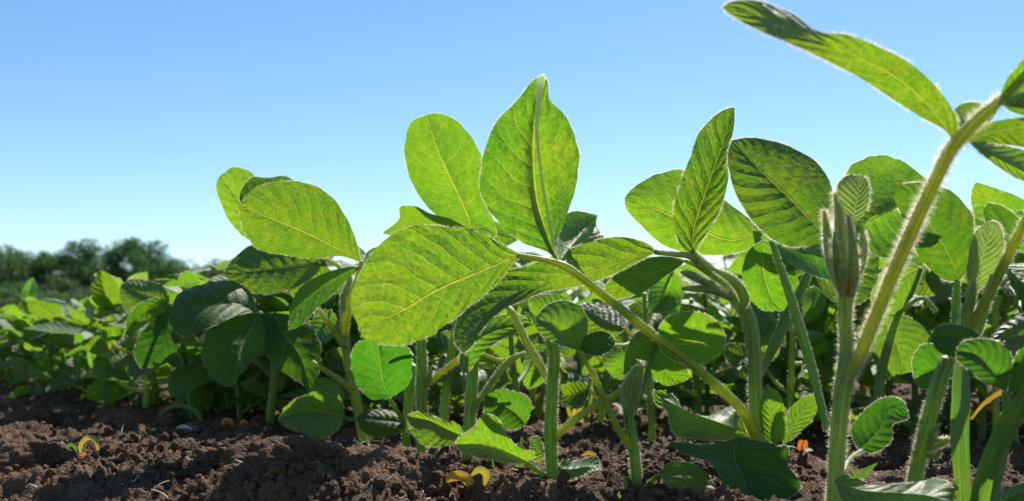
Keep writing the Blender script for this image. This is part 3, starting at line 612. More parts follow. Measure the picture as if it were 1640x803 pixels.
#          px,  top, depth, proto, wide, label
TR = [(-60, 398, 118, 1, .85, 'dark leafy tree cut by the left edge of the distant tree line'), (12, 390, 120, 0, .9, 'rounded dark tree at the left end of the tree line'), (68, 396, 124, 1, .85, 'broad tree left of the two tallest in the tree line'),
      (134, 380, 115, 0, .9, 'tall dark tree, second highest of the tree line'), (224, 372, 112, 1, .80, 'tallest dark round-topped tree of the tree line'), (180, 428, 126, 2, .9, 'paler tree between the two tallest crowns'),
      (98, 440, 108, 2, 1.0, 'lower olive-tinted tree in front of the tall ones'), (275, 412, 122, 2, 1.0, 'lower tree right of the tallest, at the end of the tall group'), (325, 414, 135, 2, 1.3, 'pale lower tree where the tree line sinks behind the leaves'),
      (375, 418, 140, 1, 1.4, 'far tree behind the bright raised leaflets'), (430, 434, 140, 2, 1.2, 'far low tree glimpsed through the left leaves'), (30, 445, 106, 1, 1.0, 'shorter bushy tree in front of the left end of the tree line'), (490, 440, 150, 0, 1.1, 'far low tree behind the pale forked stem'), (555, 448, 155, 1, 1.1, 'last low tree of the line, toward the middle'), (-150, 400, 120, 0, 1.1, 'tree beyond the left edge of the picture'), (-230, 410, 118, 1, 1.1, 'tree far beyond the left edge of the picture')]
for px, top, d, pi, wf, lb in TR:
    pr = TP[pi]; o = pr if pi not in tu else copy_tree(pr); tu.add(pi); h = (545 - top) / FPX * d; s = h / 12.0
    o.location = ((px - 820) / FPX * d, d, 0); o.scale = (s * wf * 1.05, s * wf * 1.05, s); o.rotation_euler = (0, 0, random.uniform(0, 6.28)); tag(o, lb, 'tree', 'trees of the distant tree line')
for i, (px, top, d) in enumerate([(x, 462 + (i % 3) * 9, 100 + (i % 2) * 4) for i, x in enumerate(range(-260, 620, 34))]):
    pr = TP[i % 2]; o = copy_tree(pr); o.name = 'bush'; h = (547 - top) / FPX * d; s = h / 12.0
    o.location = ((px - 820) / FPX * d, d, -h * .12); o.scale = (s * 2.0, s * 2.0, s * 1.15); o.rotation_euler = (0, 0, random.uniform(0, 6.28)); tag(o, 'dark undergrowth bush at the foot of the tree line', 'bush', 'bushes at the foot of the tree line')
# ------------------------------------------------------------------ foreground plants
HAIRY = dict(hair=4.0, hl=0.0017)
# --- the plant whose long petiole carries the big leaf across the middle
p = plant(1215, .55, 'soybean plant with thick curved hairy stem, its long petiole reaching left to the biggest leaf')
stem(p, [(1222, 800, .55, 15), (1216, 700, .55, 15), (1210, 640, .55, 13), (1207, 560, .55, 13), (1196, 505, .55, 14), (1172, 470, .55, 12), (1150, 447, .55, 12), (1128, 425, .55, 10), (1110, 408, .55, 8)], 'stem', 'stemb', **HAIRY)
q = stem(p, [(1216, 705, .55, 14), (1192, 662, .54, 10), (1150, 620, .53, 9), (1100, 578, .52, 8.5), (1050, 540, .505, 8), (1000, 500, .495, 8), (950, 460, .49, 7.5), (905, 428, .485, 8), (880, 419, .485, 6), (830, 409, .48, 4)], 'petiole', 'stemy', hair=2.6, hl=.0011, n=60)
leaf(q, [(833, 409), (770, 435), (700, 465), (640, 500), (575, 525)], [(820, 400), (775, 377), (715, 362), (655, 366), (605, 398), (572, 445), (562, 492)], [(822, 425), (790, 460), (750, 492), (700, 530), (655, 552), (610, 552), (582, 540)], (.48, .47, .465), -.008, .006, 'leaf', bulge=.06, nt_=64, nu=20, quilt=.0004)
leaf(q, [(893, 418), (884, 385), (868, 330), (860, 260), (860, 190), (868, 122)], [(878, 405), (835, 388), (795, 350), (772, 305), (776, 245), (795, 195), (830, 158), (855, 128)], [(892, 385), (912, 340), (926, 285), (926, 240), (908, 190), (880, 158), (877, 130)], (.485, .475, .462, .45), [-.006, -.010, -.006, 0], [.006, .010, .006, 0], 'leaf', bulge=-.05, nt_=60, nu=24, crease=.005)
stem(q, [(891, 410, .484, 3), (879, 350, .474, 2.2), (867, 280, .464, 2.2), (860, 200, .453, 3.2), (864, 150, .447, 5.5), (867, 128, .446, 6.5), (870, 121, .446, 4)], 'midrib', 'rib', hair=9, hl=.0009, n=40, ridge=.25)
leaf(q, [(895, 425), (905, 408), (930, 380), (945, 360), (957, 345)], [(892, 400), (895, 370), (905, 345), (925, 338), (945, 342)], [(930, 412), (955, 395), (968, 378), (955, 362)], (.50, .53, .56), -.004, .01, 'leafg')
# upright folded leaflet, broad leaflet behind and the drooping ones, on the curved stem
t = stem(p, [(1110, 412, .55, 7), (1109, 400, .55, 5)], 'petiole', 'stemb', hair=3, n=6)
leaf(t, [(1110, 408), (1112, 370), (1135, 300), (1158, 235), (1176, 172)], [(1098, 404), (1082, 375), (1078, 335), (1092, 288), (1105, 255), (1118, 215), (1140, 190), (1160, 176)], [(1118, 395), (1140, 360), (1158, 325), (1166, 290), (1168, 240), (1176, 200)], (.55, .55, .555, .56), -.014, -.012, 'leaf', bulge=-.04, nt_=56, nu=22, hair=12, hl=.0014, crease=.003)
t = stem(p, [(1118, 420, .55, 7), (1105, 411, .548, 6), (1080, 407, .54, 6), (1050, 404, .53, 5)], 'petiole', 'stemb', hair=3, n=12)
leaf(t, [(1052, 404), (1000, 418), (940, 437), (870, 452), (800, 485), (760, 530), (742, 566)], [(1040, 392), (1005, 381), (960, 384), (905, 402), (850, 424), (795, 440), (752, 475), (732, 515), (728, 548)], [(1035, 412), (990, 436), (930, 458), (870, 468), (835, 482), (800, 500), (770, 530), (755, 555)], (.53, .525, .52, .50, .475), [.0, -.004, -.006, 0, 0], [0, .004, .004, -.004, 0], 'leaf', bulge=.05, nt_=64, nu=16, hair=12, hl=.0012)
t = stem(p, [(1135, 437, .55, 6), (1115, 424, .552, 5), (1098, 418, .555, 4)], 'petiole', 'stemb', hair=3, n=6)
leaf(t, [(1100, 418), (1060, 432), (1010, 455), (966, 474)], [(1085, 413), (1040, 413), (1000, 430), (972, 455)], [(1070, 440), (1030, 468), (990, 480), (968, 480)], (.555, .56, .565), -.005, .005, 'leaf', bulge=.06, hair=10)
leaf(p, [(1222, 372), (1170, 385), (1105, 360), (1050, 335), (1000, 318)], [(1200, 350), (1160, 320), (1120, 290), (1090, 273), (1040, 285), (1010, 305)], [(1205, 395), (1160, 408), (1115, 407), (1060, 392), (1025, 360), (1003, 333)], (.60, .60, .605, .60), .006, .002, 'leafg', bulge=.09, nt_=56, nu=16, hair=11, hl=.0013)
for pts, rd in (([(1165, 470, .545, 4), (1130, 452, .54, 8), (1102, 440, .54, 7), (1090, 436, .54, 2)], 0), ([(1172, 480, .545, 4), (1140, 465, .54, 7), (1108, 463, .54, 5), (1092, 463, .54, 2)], 0), ([(1185, 500, .545, 4), (1192, 478, .54, 9), (1175, 450, .54, 8), (1145, 432, .54, 3)], 0)):
    stem(p, pts, 'bud', 'stemb', hair=7, hl=.0016, n=16, ridge=.15)
t = stem(p, [(1222, 700, .55, 4), (1236, 712, .545, 4), (1242, 705, .54, 3)], 'petiole', 'stem', hair=1, n=6)
leaf(t, [(1237, 712), (1234, 670), (1228, 617)], [(1222, 695), (1217, 665), (1219, 635)], [(1252, 695), (1258, 665), (1250, 632)], (.54, .545, .545), -.004, -.004, 'leafg', bulge=.1, nt_=30, nu=10, hair=5)
leaf(t, [(1256, 714), (1272, 680), (1292, 650), (1310, 630)], [(1254, 690), (1262, 662), (1285, 637)], [(1272, 700), (1300, 675), (1312, 648)], (.545, .55, .555), -.003, .004, 'leafg', bulge=.1, nt_=30, nu=10, hair=8)
leaf(t, [(1240, 714), (1246, 690), (1252, 658)], [(1234, 700), (1236, 680), (1243, 663)], [(1256, 702), (1260, 685), (1257, 665)], (.535, .535, .535), -.002, -.002, 'leafg', bulge=.12, nt_=20, nu=8, hair=5)
t = stem(p, [(1220, 712, .55, 4), (1190, 720, .53, 4), (1165, 716, .52, 3)], 'petiole', 'stem', hair=1, n=8)
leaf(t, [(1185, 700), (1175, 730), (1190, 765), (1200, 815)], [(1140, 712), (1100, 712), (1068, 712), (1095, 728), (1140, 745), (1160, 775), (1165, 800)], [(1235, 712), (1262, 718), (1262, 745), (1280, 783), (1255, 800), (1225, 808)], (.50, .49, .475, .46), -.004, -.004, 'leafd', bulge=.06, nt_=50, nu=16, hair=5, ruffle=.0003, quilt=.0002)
leaf(p, [(1205, 700), (1160, 680), (1110, 662), (1065, 640), (1046, 626)], [(1190, 650), (1165, 652), (1130, 668), (1105, 665), (1085, 640), (1062, 626)], [(1180, 705), (1140, 705), (1090, 700), (1072, 680), (1068, 660), (1050, 645)], (.56, .54, .53, .55), [.0, .03, .03, .0], [-.01, -.01, -.0, 0], 'leafg', bulge=-.1, nt_=50, nu=14, hair=10, ruffle=.001)

# --- the thick hairy plant with the bud cluster and the steep petiole
p = plant(1340, .42, 'thick bristly soybean plant crowned by a spiky bud cluster, its steep pale petiole rising right')
stem(p, [(1333, 885, .42, 15), (1338, 790, .42, 15), (1343, 700, .42, 15), (1349, 640, .42, 16), (1355, 600, .42, 17), (1356, 560, .42, 12), (1354, 500, .42, 12.5), (1356, 460, .42, 15), (1358, 425, .42, 15), (1360, 395, .42, 8)], 'stem', 'stemb', hair=7, hl=.0019, n=50)
q = stem(p, [(1352, 615, .42, 12), (1372, 580, .415, 12), (1395, 525, .405, 12), (1430, 440, .39, 12), (1465, 360, .37, 12), (1500, 285, .355, 12), (1528, 232, .345, 13), (1560, 197, .34, 12), (1600, 162, .335, 9), (1650, 112, .33, 8)], 'petiole', 'stemy', hair=11, hl=.0024, n=70)
leaf(q, [(1527, 226), (1500, 185), (1450, 135), (1380, 95), (1310, 65), (1250, 40), (1200, 22), (1157, 12)], [(1534, 200), (1512, 155), (1470, 112), (1420, 82), (1360, 57), (1312, 50), (1270, 22), (1210, 2), (1175, 2)], [(1512, 208), (1470, 185), (1400, 140), (1340, 105), (1290, 80), (1240, 60), (1200, 42), (1172, 25)], (.345, .335, .33, .32, .315), [.0, -.006, -.006, 0, .013, 0], [0, .006, .006, 0, -.010, 0], 'leaf', bulge=.06, nt_=64, nu=16, hair=12, hl=.0013)
leaf(q, [(1598, 166), (1625, 135), (1660, 90), (1700, 50)], [(1610, 135), (1640, 95), (1680, 55)], [(1620, 165), (1660, 150), (1700, 90)], (.335, .33, .32), -.01, .02, 'leafg', bulge=.1, hair=10, hl=.0014)
leaf(q, [(1600, 164), (1640, 168), (1700, 180)], [(1625, 148), (1670, 140)], [(1620, 178), (1670, 190)], (.335, .34, .34), .01, .01, 'leaf', hair=10)
leaf(q, [(1545, 228), (1590, 212), (1650, 205), (1720, 215)], [(1565, 205), (1600, 194), (1660, 190)], [(1575, 228), (1620, 233), (1680, 240)], (.345, .35, .35), -.005, .006, 'leaf', hair=10)
leaf(q, [(1548, 222), (1580, 240), (1620, 262), (1690, 300)], [(1575, 225), (1610, 232), (1660, 250)], [(1565, 240), (1600, 268), (1645, 292)], (.36, .37, .38), .008, .0, 'leafg', hair=10)
leaf(q, [(1540, 222), (1555, 200), (1572, 183), (1597, 168)], [(1530, 195), (1530, 175), (1550, 164), (1575, 166)], [(1562, 215), (1580, 200), (1594, 185)], (.37, .38, .385), 0, 0, 'leafg', nt_=24, nu=8, hair=10)
# the big quilted leaf left of the buds and its neighbours
t = stem(p, [(1345, 470, .43, 5), (1335, 420, .44, 5), (1322, 385, .455, 5)], 'petiole', 'stemb', hair=4, n=8)
leaf(t, [(1322, 378), (1300, 355), (1265, 318), (1225, 280), (1172, 225)], [(1336, 340), (1332, 300), (1308, 262), (1275, 238), (1240, 226), (1205, 220)], [(1298, 393), (1255, 392), (1216, 364), (1190, 330), (1172, 290), (1166, 250)], (.455, .455, .46, .47), .004, -.002, 'leafq', bulge=.12, nt_=60, nu=18, quilt=.0005, hair=14, hl=.0014, surf=.5)
q2 = stem(p, [(1352, 520, .44, 5), (1368, 440, .47, 5), (1374, 365, .49, 4)], 'petiole', 'stem', hair=3, n=12)
leaf(q2, [(1374, 365), (1400, 348), (1440, 328), (1500, 300)], [(1350, 335), (1346, 295), (1365, 265), (1405, 250), (1445, 258), (1475, 280)], [(1385, 392), (1410, 412), (1455, 400), (1490, 360)], (.49, .49, .495, .5), .015, -.01, 'leafg', bulge=.08, nt_=50, nu=16, hair=10)
leaf(q2, [(1366, 358), (1370, 330), (1376, 302), (1373, 280)], [(1352, 345), (1342, 318), (1345, 292), (1360, 281)], [(1380, 350), (1390, 325), (1390, 300), (1384, 284)], (.415, .415, .42), -.006, -.006, 'leafy', bulge=-.12, nt_=24, nu=8, hair=26, hl=.0016, surf=3)
for pts in ([(1348, 462, .42, 9), (1336, 420, .418, 12), (1327, 380, .416, 8), (1320, 336, .415, 1.5)], [(1356, 460, .418, 9), (1351, 410, .412, 13), (1346, 360, .41, 9), (1337, 308, .41, 1.5)], [(1364, 455, .42, 8), (1376, 415, .42, 10), (1381, 390, .42, 7), (1380, 360, .42, 1.5)], [(1350, 475, .412, 6), (1343, 440, .405, 9), (1338, 405, .40, 6), (1336, 372, .40, 1.5)], [(1362, 475, .412, 6), (1366, 440, .405, 9), (1366, 400, .402, 7), (1358, 345, .40, 1.5)]):
    stem(p, pts, 'bud', 'stemb', hair=12, hl=.0020, n=18, ridge=.28)
# leaf over the lower edge of the picture
leaf(p, [(1335, 770), (1380, 785), (1440, 790), (1490, 795), (1535, 812)], [(1350, 762), (1400, 775), (1440, 778), (1480, 764), (1515, 772), (1532, 792)], [(1350, 800), (1400, 825), (1460, 838), (1510, 835)], (.40, .39, .385, .39), [.01, .01, .03, .0], -.008, 'leafg', bulge=.12, hair=10, ruffle=.001)
t = stem(p, [(1348, 760, .42, 5), (1362, 735, .44, 4), (1380, 722, .46, 4)], 'petiole', 'stem', hair=2, n=8)
leaf(t, [(1375, 720), (1395, 705), (1415, 680), (1425, 655), (1455, 662)], [(1362, 690), (1375, 668), (1400, 645), (1420, 636), (1445, 642)], [(1400, 725), (1425, 705), (1428, 680), (1440, 675), (1452, 672)], (.47, .475, .48, .49), 0, 0, 'leafd', bulge=.1, hair=6)
stem(p, [(1325, 690, .46, 6), (1300, 590, .48, 9), (1270, 490, .49, 9), (1235, 385, .50, 5)], 'petiole', 'stem', hair=1.6, hl=.001, n=30)
q3 = stem(p, [(1218, 600, .56, 6), (1250, 530, .57, 11), (1280, 470, .58, 9), (1300, 425, .59, 5)], 'petiole', 'stem', hair=1, hl=.001)
leaf(q3, [(1300, 428), (1268, 415), (1240, 400), (1205, 370)], [(1290, 400), (1260, 380), (1232, 372)], [(1280, 440), (1245, 436), (1215, 410)], (.59, .6, .6), 0, -.01, 'leafg')
leaf(q3, [(1302, 430), (1330, 420), (1370, 408), (1410, 400)], [(1325, 395), (1365, 380), (1395, 388)], [(1320, 470), (1365, 490), (1400, 460)], (.60, .60, .61), .01, -.01, 'leafg')
leaf(q3, [(1224, 385), (1222, 430), (1235, 475), (1250, 498)], [(1200, 400), (1188, 440), (1200, 480), (1225, 497)], [(1255, 400), (1275, 440), (1275, 480), (1262, 495)], (.585, .59, .595), .0, .0, 'leafg', ruffle=.0006)
leaf(q3, [(1240, 385), (1290, 400), (1330, 420), (1345, 445)], [(1270, 375), (1320, 385), (1342, 415)], [(1250, 410), (1285, 435), (1325, 448)], (.56, .56, .57), .01, -.01, 'leafg')

# --- leaning hairy plant at the right
p = plant(1468, .47, 'soybean plant with short leaning hairy stem and a pale bud near its foot')
stem(p, [(1452, 850, .47, 13), (1466, 760, .47, 13), (1480, 700, .47, 14), (1497, 635, .47, 14), (1518, 575, .47, 13)], 'stem', 'stem', hair=6, hl=.0017)
stem(p, [(1486, 720, .465, 4), (1500, 712, .463, 8), (1515, 706, .46, 7), (1526, 707, .46, 2.5)], 'bud', 'stemb', hair=12, hl=.0015, n=12)
stem(p, [(1486, 722, .465, 4), (1492, 700, .463, 7), (1500, 685, .46, 5), (1506, 678, .46, 2)], 'bud', 'stemb', hair=10, hl=.0015, n=12)
stem(p, [(1484, 728, .466, 3), (1496, 732, .463, 6), (1506, 724, .46, 2)], 'bud', 'stem', hair=4, n=8)
q = stem(p, [(1520, 580, .47, 9), (1545, 535, .465, 8), (1575, 490, .455, 8.5), (1605, 430, .445, 8.5), (1645, 350, .43, 8), (1690, 280, .42, 8)], 'petiole', 'stemy', hair=6, hl=.0018, n=50)
q4 = stem(p, [(1520, 580, .47, 8), (1530, 530, .475, 8), (1532, 480, .48, 8), (1533, 450, .48, 5)], 'petiole', 'stem', hair=2, hl=.001)
leaf(q4, [(1534, 452), (1525, 420), (1500, 375), (1470, 335), (1433, 300)], [(1548, 435), (1561, 390), (1556, 345), (1530, 312), (1495, 296), (1460, 293)], [(1510, 447), (1478, 418), (1460, 385), (1445, 345), (1432, 320)], (.48, .475, .47, .465), -.004, .010, 'leafq', bulge=.1, nt_=56, nu=16, quilt=.0005, hair=16, hl=.0015, surf=.5)
leaf(q4, [(1560, 470), (1570, 420), (1582, 385), (1585, 355)], [(1548, 440), (1555, 395), (1568, 365)], [(1582, 450), (1605, 410), (1606, 375), (1596, 357)], (.465, .46, .46), -.004, -.004, 'leafy', bulge=-.1, nt_=30, nu=10, hair=26, hl=.0016, surf=2)
for pts in ([(1545, 540, .462, 6), (1548, 500, .46, 10), (1556, 470, .458, 7), (1560, 448, .458, 2)], [(1560, 545, .462, 6), (1570, 505, .46, 11), (1582, 470, .458, 7), (1588, 440, .458, 2)]):
    stem(p, pts, 'bud', 'stemb', hair=9, hl=.0016, n=16, ridge=.2)
leaf(p, [(1520, 575), (1500, 590), (1478, 600), (1464, 608)], [(1510, 555), (1480, 552), (1462, 575)], [(1512, 600), (1498, 618), (1475, 622)], (.475, .48, .485), 0, -.01, 'leafd', bulge=.1)

# --- slim seedling with two dark oval leaves at the right edge
p = plant(1592, .40, 'slim young soybean plant with smooth dark oval leaves, nearest the right edge', dz=0)
stem(p, [(1580, 890, .40, 6), (1592, 800, .40, 6), (1608, 720, .40, 9), (1612, 680, .40, 8), (1610, 628, .40, 6)], 'stem', 'stem', hair=1.6, hl=.001)
leaf(p, [(1612, 628), (1590, 595), (1562, 568), (1532, 562)], [(1618, 600), (1622, 575), (1600, 548), (1565, 543), (1540, 550)], [(1600, 622), (1570, 608), (1545, 588), (1532, 575)], (.40, .39, .385), .0, -.006, 'leafd', bulge=.12, nt_=36, nu=12, hair=6)
leaf(p, [(1582, 570), (1555, 548), (1520, 538), (1491, 540)], [(1578, 548), (1555, 527), (1520, 519), (1498, 527)], [(1560, 562), (1530, 572), (1500, 560)], (.41, .41, .41), 0, -.006, 'leafd', bulge=.12, nt_=30, nu=12, hair=6)
leaf(p, [(1614, 628), (1635, 600), (1655, 570), (1680, 560)], [(1618, 595), (1635, 560), (1660, 548)], [(1640, 628), (1665, 600), (1680, 580)], (.40, .395, .39), 0, 0, 'leafd', bulge=.1)
stem(p, [(1612, 700, .40, 6), (1630, 680, .395, 4), (1655, 660, .39, 4)], 'petiole', 'stem', hair=1.6, hl=.001, n=10)
leaf(p, [(1690, 540), (1660, 535), (1620, 540), (1585, 545)], [(1670, 505), (1635, 505), (1605, 522)], [(1680, 575), (1640, 585), (1605, 570)], (.52, .52, .52), .01, -.01, 'leaf')
leaf(p, [(1590, 830), (1610, 800), (1640, 788), (1680, 795)], [(1590, 800), (1615, 783), (1650, 775)], [(1620, 825), (1660, 820)], (.37, .365, .36), .01, .0, 'leafg')

# --- the straight stem in the middle
p = plant(885, .50, 'soybean plant with straight bristly stem in the middle, a petiole branching low to the right')
stem(p, [(887, 850, .50, 12), (886, 780, .50, 11.5), (882, 700, .50, 12.5), (884, 640, .50, 11), (886, 600, .50, 11), (888, 565, .50, 12), (884, 545, .50, 13), (886, 520, .50, 8)], 'stem', 'stem', hair=4, hl=.0015, n=44)
stem(p, [(884, 705, .50, 7), (910, 680, .50, 7), (950, 652, .505, 7), (1000, 622, .51, 6.5), (1010, 600, .515, 4)], 'petiole', 'stemy', hair=2.5, hl=.0012)
stem(p, [(880, 612, .505, 6), (862, 580, .51, 8), (842, 545, .515, 7), (820, 500, .52, 6), (808, 488, .525, 5)], 'petiole', 'stemy', hair=2.5, hl=.0012)
t = stem(p, [(884, 775, .50, 6), (860, 755, .495, 6), (840, 738, .49, 4)], 'petiole', 'stem', hair=2, n=8)
leaf(t, [(845, 740), (815, 726), (785, 716), (760, 712), (730, 712)], [(858, 728), (830, 716), (812, 700), (796, 672), (775, 667), (755, 688), (735, 702)], [(835, 742), (800, 740), (765, 732), (740, 724)], (.49, .48, .475, .48), -.004, -.014, 'leafg', bulge=.08, nt_=48, nu=14, hair=9, ruffle=.0006)
t = stem(p, [(890, 745, .50, 4), (897, 748, .50, 3)], 'petiole', 'stem', hair=1, n=4)
leaf(t, [(893, 750), (915, 752), (940, 748), (963, 752)], [(905, 735), (930, 738), (955, 732)], [(900, 772), (925, 770), (945, 758)], (.50, .495, .49), .01, -.006, 'leafg', bulge=.1, nt_=30, nu=10)
leaf(p, [(872, 735), (860, 720), (852, 705), (850, 700)], [(868, 712), (862, 700)], [(858, 740), (848, 722)], (.51, .515, .52), 0, 0, 'leafg', nt_=16, nu=6)

# --- budding seedling
p = plant(1020, .50, 'seedling with a closed furry bud on a short stem and a yellowish petiole leaning left')
stem(p, [(1022, 850, .50, 10), (1020, 775, .50, 10), (1014, 715, .50, 10), (1008, 680, .50, 9), (1006, 655, .50, 10)], 'stem', 'stem', hair=5, hl=.0015)
stem(p, [(1006, 662, .50, 8), (1008, 640, .50, 14), (1014, 612, .497, 15), (1022, 592, .495, 9), (1026, 578, .495, 2.5)], 'bud', 'stemb', hair=9, hl=.0016, n=20, ridge=.22)
stem(p, [(1012, 665, .505, 6), (1024, 635, .51, 6), (1036, 600, .515, 5), (1048, 562, .52, 4)], 'petiole', 'stem', hair=2)
q = stem(p, [(1014, 722, .50, 7), (992, 690, .495, 6.5), (970, 645, .49, 6), (950, 600, .485, 5), (925, 560, .48, 4)], 'petiole', 'stemy', hair=1.8, hl=.001)
leaf(q, [(927, 562), (905, 540), (885, 520), (858, 512)], [(938, 545), (942, 515), (930, 492), (900, 482), (872, 492)], [(905, 555), (880, 545), (862, 530)], (.48, .475, .47), .006, -.006, 'leafg', bulge=.1, nt_=36, nu=12, hair=7)
leaf(q, [(928, 560), (945, 552), (965, 548), (985, 550)], [(935, 540), (960, 530), (980, 538)], [(940, 568), (965, 570), (980, 562)], (.48, .475, .47), .004, -.01, 'leafd', bulge=.1, nt_=24, nu=10, hair=7)
q = stem(p, [(1048, 562, .52, 4), (1052, 548, .522, 4)], 'petiole', 'stem', hair=1, n=5)
leaf(q, [(1051, 546), (1090, 552), (1130, 548), (1162, 540)], [(1060, 518), (1085, 502), (1120, 502), (1150, 518)], [(1065, 570), (1095, 585), (1135, 578), (1158, 558)], (.52, .518, .52), [-.012, -.018, -.012], .008, 'leafg', bulge=-.05, nt_=44, nu=14, hair=13, hl=.0012, surf=.6)
leaf(q, [(1050, 545), (1030, 550), (1012, 575), (998, 602)], [(1040, 530), (1018, 535), (1003, 565)], [(1048, 560), (1035, 580), (1015, 592)], (.52, .52, .525), -.01, .005, 'leafg', bulge=.06, nt_=30, nu=10, hair=12)
leaf(q, [(1052, 552), (1060, 580), (1075, 605), (1095, 612)], [(1040, 570), (1045, 600), (1065, 618)], [(1080, 570), (1098, 590), (1105, 605)], (.53, .535, .54), 0, 0, 'leafg', bulge=.06, nt_=30, nu=10)
t = stem(p, [(1030, 785, .50, 5), (1045, 770, .495, 5), (1056, 760, .49, 3)], 'petiole', 'stem', hair=2, n=8)
leaf(t, [(1056, 760), (1085, 765), (1115, 775), (1148, 792)], [(1070, 742), (1105, 742), (1135, 760)], [(1070, 778), (1100, 800), (1130, 803)], (.49, .48, .475), .01, -.012, 'leafg', bulge=.1, nt_=40, nu=12, hair=8)
for a, c in (((1012, 800), (990, 790)), ((1030, 790), (1042, 778)), ((1005, 780), (998, 765))):
    leaf(p, [a, ((a[0] + c[0]) / 2, (a[1] + c[1]) / 2 - 4), c], [(min(a[0], c[0]) + 2, c[1] + 14)], [(max(a[0], c[0]) - 2, a[1] - 18)], (.49, .487, .485), 0, 0, 'leafg', nt_=14, nu=6, hair=4, name='cotyledon')

# --- stems left of the middle
p = plant(750, .57, 'straight green soybean stem between the two middle stems, petiole forking off to the right')
stem(p, [(742, 830, .57, 9), (748, 750, .57, 10), (752, 690, .57, 11), (756, 620, .57, 11), (760, 560, .57, 11), (764, 520, .57, 9)], 'stem', 'stem', hair=3, hl=.0014, n=40)
stem(p, [(754, 655, .57, 6), (775, 630, .575, 6), (800, 595, .58, 6), (820, 575, .58, 6), (842, 566, .58, 4)], 'petiole', 'stemb', hair=4, hl=.0013)
stem(p, [(764, 560, .575, 6), (790, 545, .58, 6), (830, 530, .59, 5)], 'petiole', 'stem', hair=1.5)
leaf(p, [(742, 600), (748, 560), (790, 530), (855, 520)], [(735, 570), (760, 530), (800, 505), (840, 508)], [(755, 590), (780, 560), (820, 535)], (.55, .55, .55), .006, -.004, 'leafg', bulge=.1, hair=9)
leaf(p, [(842, 680), (825, 660), (800, 645), (776, 635)], [(852, 650), (838, 632), (800, 624)], [(825, 688), (795, 684), (777, 665)], (.56, .555, .55), -.004, -.006, 'leafd', bulge=.1, hair=5)

p = plant(680, .66, 'pair of lit stems under the biggest leaf, bristly on their right side')
stem(p, [(672, 790, .66, 9), (675, 720, .66, 10), (676, 640, .66, 10), (676, 580, .66, 10), (674, 520, .66, 8)], 'stem', 'stem', hair=4, hl=.0016, n=36)
q = stem(p, [(680, 618, .66, 6), (702, 600, .655, 6), (730, 580, .65, 6), (748, 566, .645, 5)], 'petiole', 'stemy', hair=2.5, hl=.0012)
stem(p, [(684, 612, .655, 3), (688, 602, .652, 5), (692, 594, .65, 2)], 'bud', 'stemb', hair=8, n=8)
stem(p, [(660, 570, .66, 4), (648, 560, .665, 5), (636, 555, .67, 4)], 'petiole', 'stem', hair=1.5, n=8)
leaf(p, [(745, 700), (720, 690), (690, 675), (650, 666)], [(735, 680), (705, 672), (675, 660)], [(725, 712), (690, 716), (665, 700)], (.60, .595, .60), .0, -.008, 'leafg', bulge=.1, hair=8, ruffle=.0006)
p = plant(652, .70, 'thin stem leaning left of the lit pair, topped by a dark round leaf')
stem(p, [(646, 770, .70, 8), (650, 700, .70, 8), (656, 630, .70, 8.5), (660, 585, .70, 8)], 'stem', 'stem', hair=2.5, hl=.0013)
q = stem(p, [(652, 690, .70, 3), (640, 665, .69, 4), (624, 640, .68, 4)], 'petiole', 'stem', hair=1.5, n=10)
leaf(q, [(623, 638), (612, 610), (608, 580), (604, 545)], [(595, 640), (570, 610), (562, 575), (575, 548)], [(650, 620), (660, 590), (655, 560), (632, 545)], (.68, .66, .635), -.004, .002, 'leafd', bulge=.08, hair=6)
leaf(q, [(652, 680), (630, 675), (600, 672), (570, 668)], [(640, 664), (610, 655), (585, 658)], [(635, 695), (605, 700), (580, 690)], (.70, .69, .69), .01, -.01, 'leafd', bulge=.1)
leaf(q, [(650, 690), (660, 678), (690, 680), (720, 700)], [(660, 662), (690, 664), (712, 680)], [(665, 700), (690, 712), (710, 712)], (.68, .68, .68), .008, -.01, 'leafg', bulge=.1)

# --- plant left of centre with the bright raised trifoliate
p = plant(585, .75, 'soybean plant with pale forked stem whose broad leaflets rise left against the sky')
stem(p, [(592, 760, .75, 9), (582, 705, .75, 9), (572, 650, .75, 9), (566, 620, .75, 9), (556, 575, .75, 8), (551, 520, .75, 8), (550, 470, .75, 5)], 'stem', 'stemy', hair=3, hl=.0015, n=40)
stem(p, [(568, 628, .748, 6), (545, 610, .74, 6), (515, 590, .73, 5), (500, 580, .73, 4)], 'petiole', 'stemy', hair=2)
stem(p, [(555, 560, .75, 6), (540, 540, .74, 5), (520, 510, .73, 5), (510, 495, .73, 4)], 'petiole', 'stemy', hair=2)
stem(p, [(550, 500, .75, 6), (555, 480, .75, 10), (560, 455, .75, 7), (562, 440, .75, 2)], 'bud', 'stemb', hair=8, n=12)
q = stem(p, [(552, 540, .75, 6), (562, 480, .72, 6), (574, 440, .70, 5), (579, 420, .69, 4)], 'petiole', 'stemy', hair=2)
leaf(q, [(578, 420), (540, 398), (480, 368), (430, 348), (383, 332)], [(572, 390), (555, 350), (530, 315), (490, 293), (440, 292), (400, 308)], [(545, 411), (500, 414), (450, 408), (410, 396), (390, 370)], (.69, .68, .67, .665), -.008, .008, 'leaf', bulge=.07, nt_=56, nu=16, hair=8)
leaf(q, [(578, 428), (550, 440), (510, 465), (480, 495), (463, 528)], [(560, 428), (520, 438), (485, 458), (465, 490)], [(565, 440), (535, 470), (500, 502), (478, 525)], (.69, .675, .66, .65), -.01, .004, 'leafg', bulge=.06, nt_=40, nu=12, hair=6)
leaf(q, [(580, 425), (600, 412), (620, 405), (640, 402)], [(590, 402), (615, 395)], [(600, 425), (625, 418)], (.70, .71, .72), 0, 0, 'leafg', nt_=20, nu=8)
q = stem(p, [(551, 520, .76, 5), (548, 470, .77, 5), (545, 430, .78, 5), (520, 415, .79, 4)], 'petiole', 'stemy', hair=2)
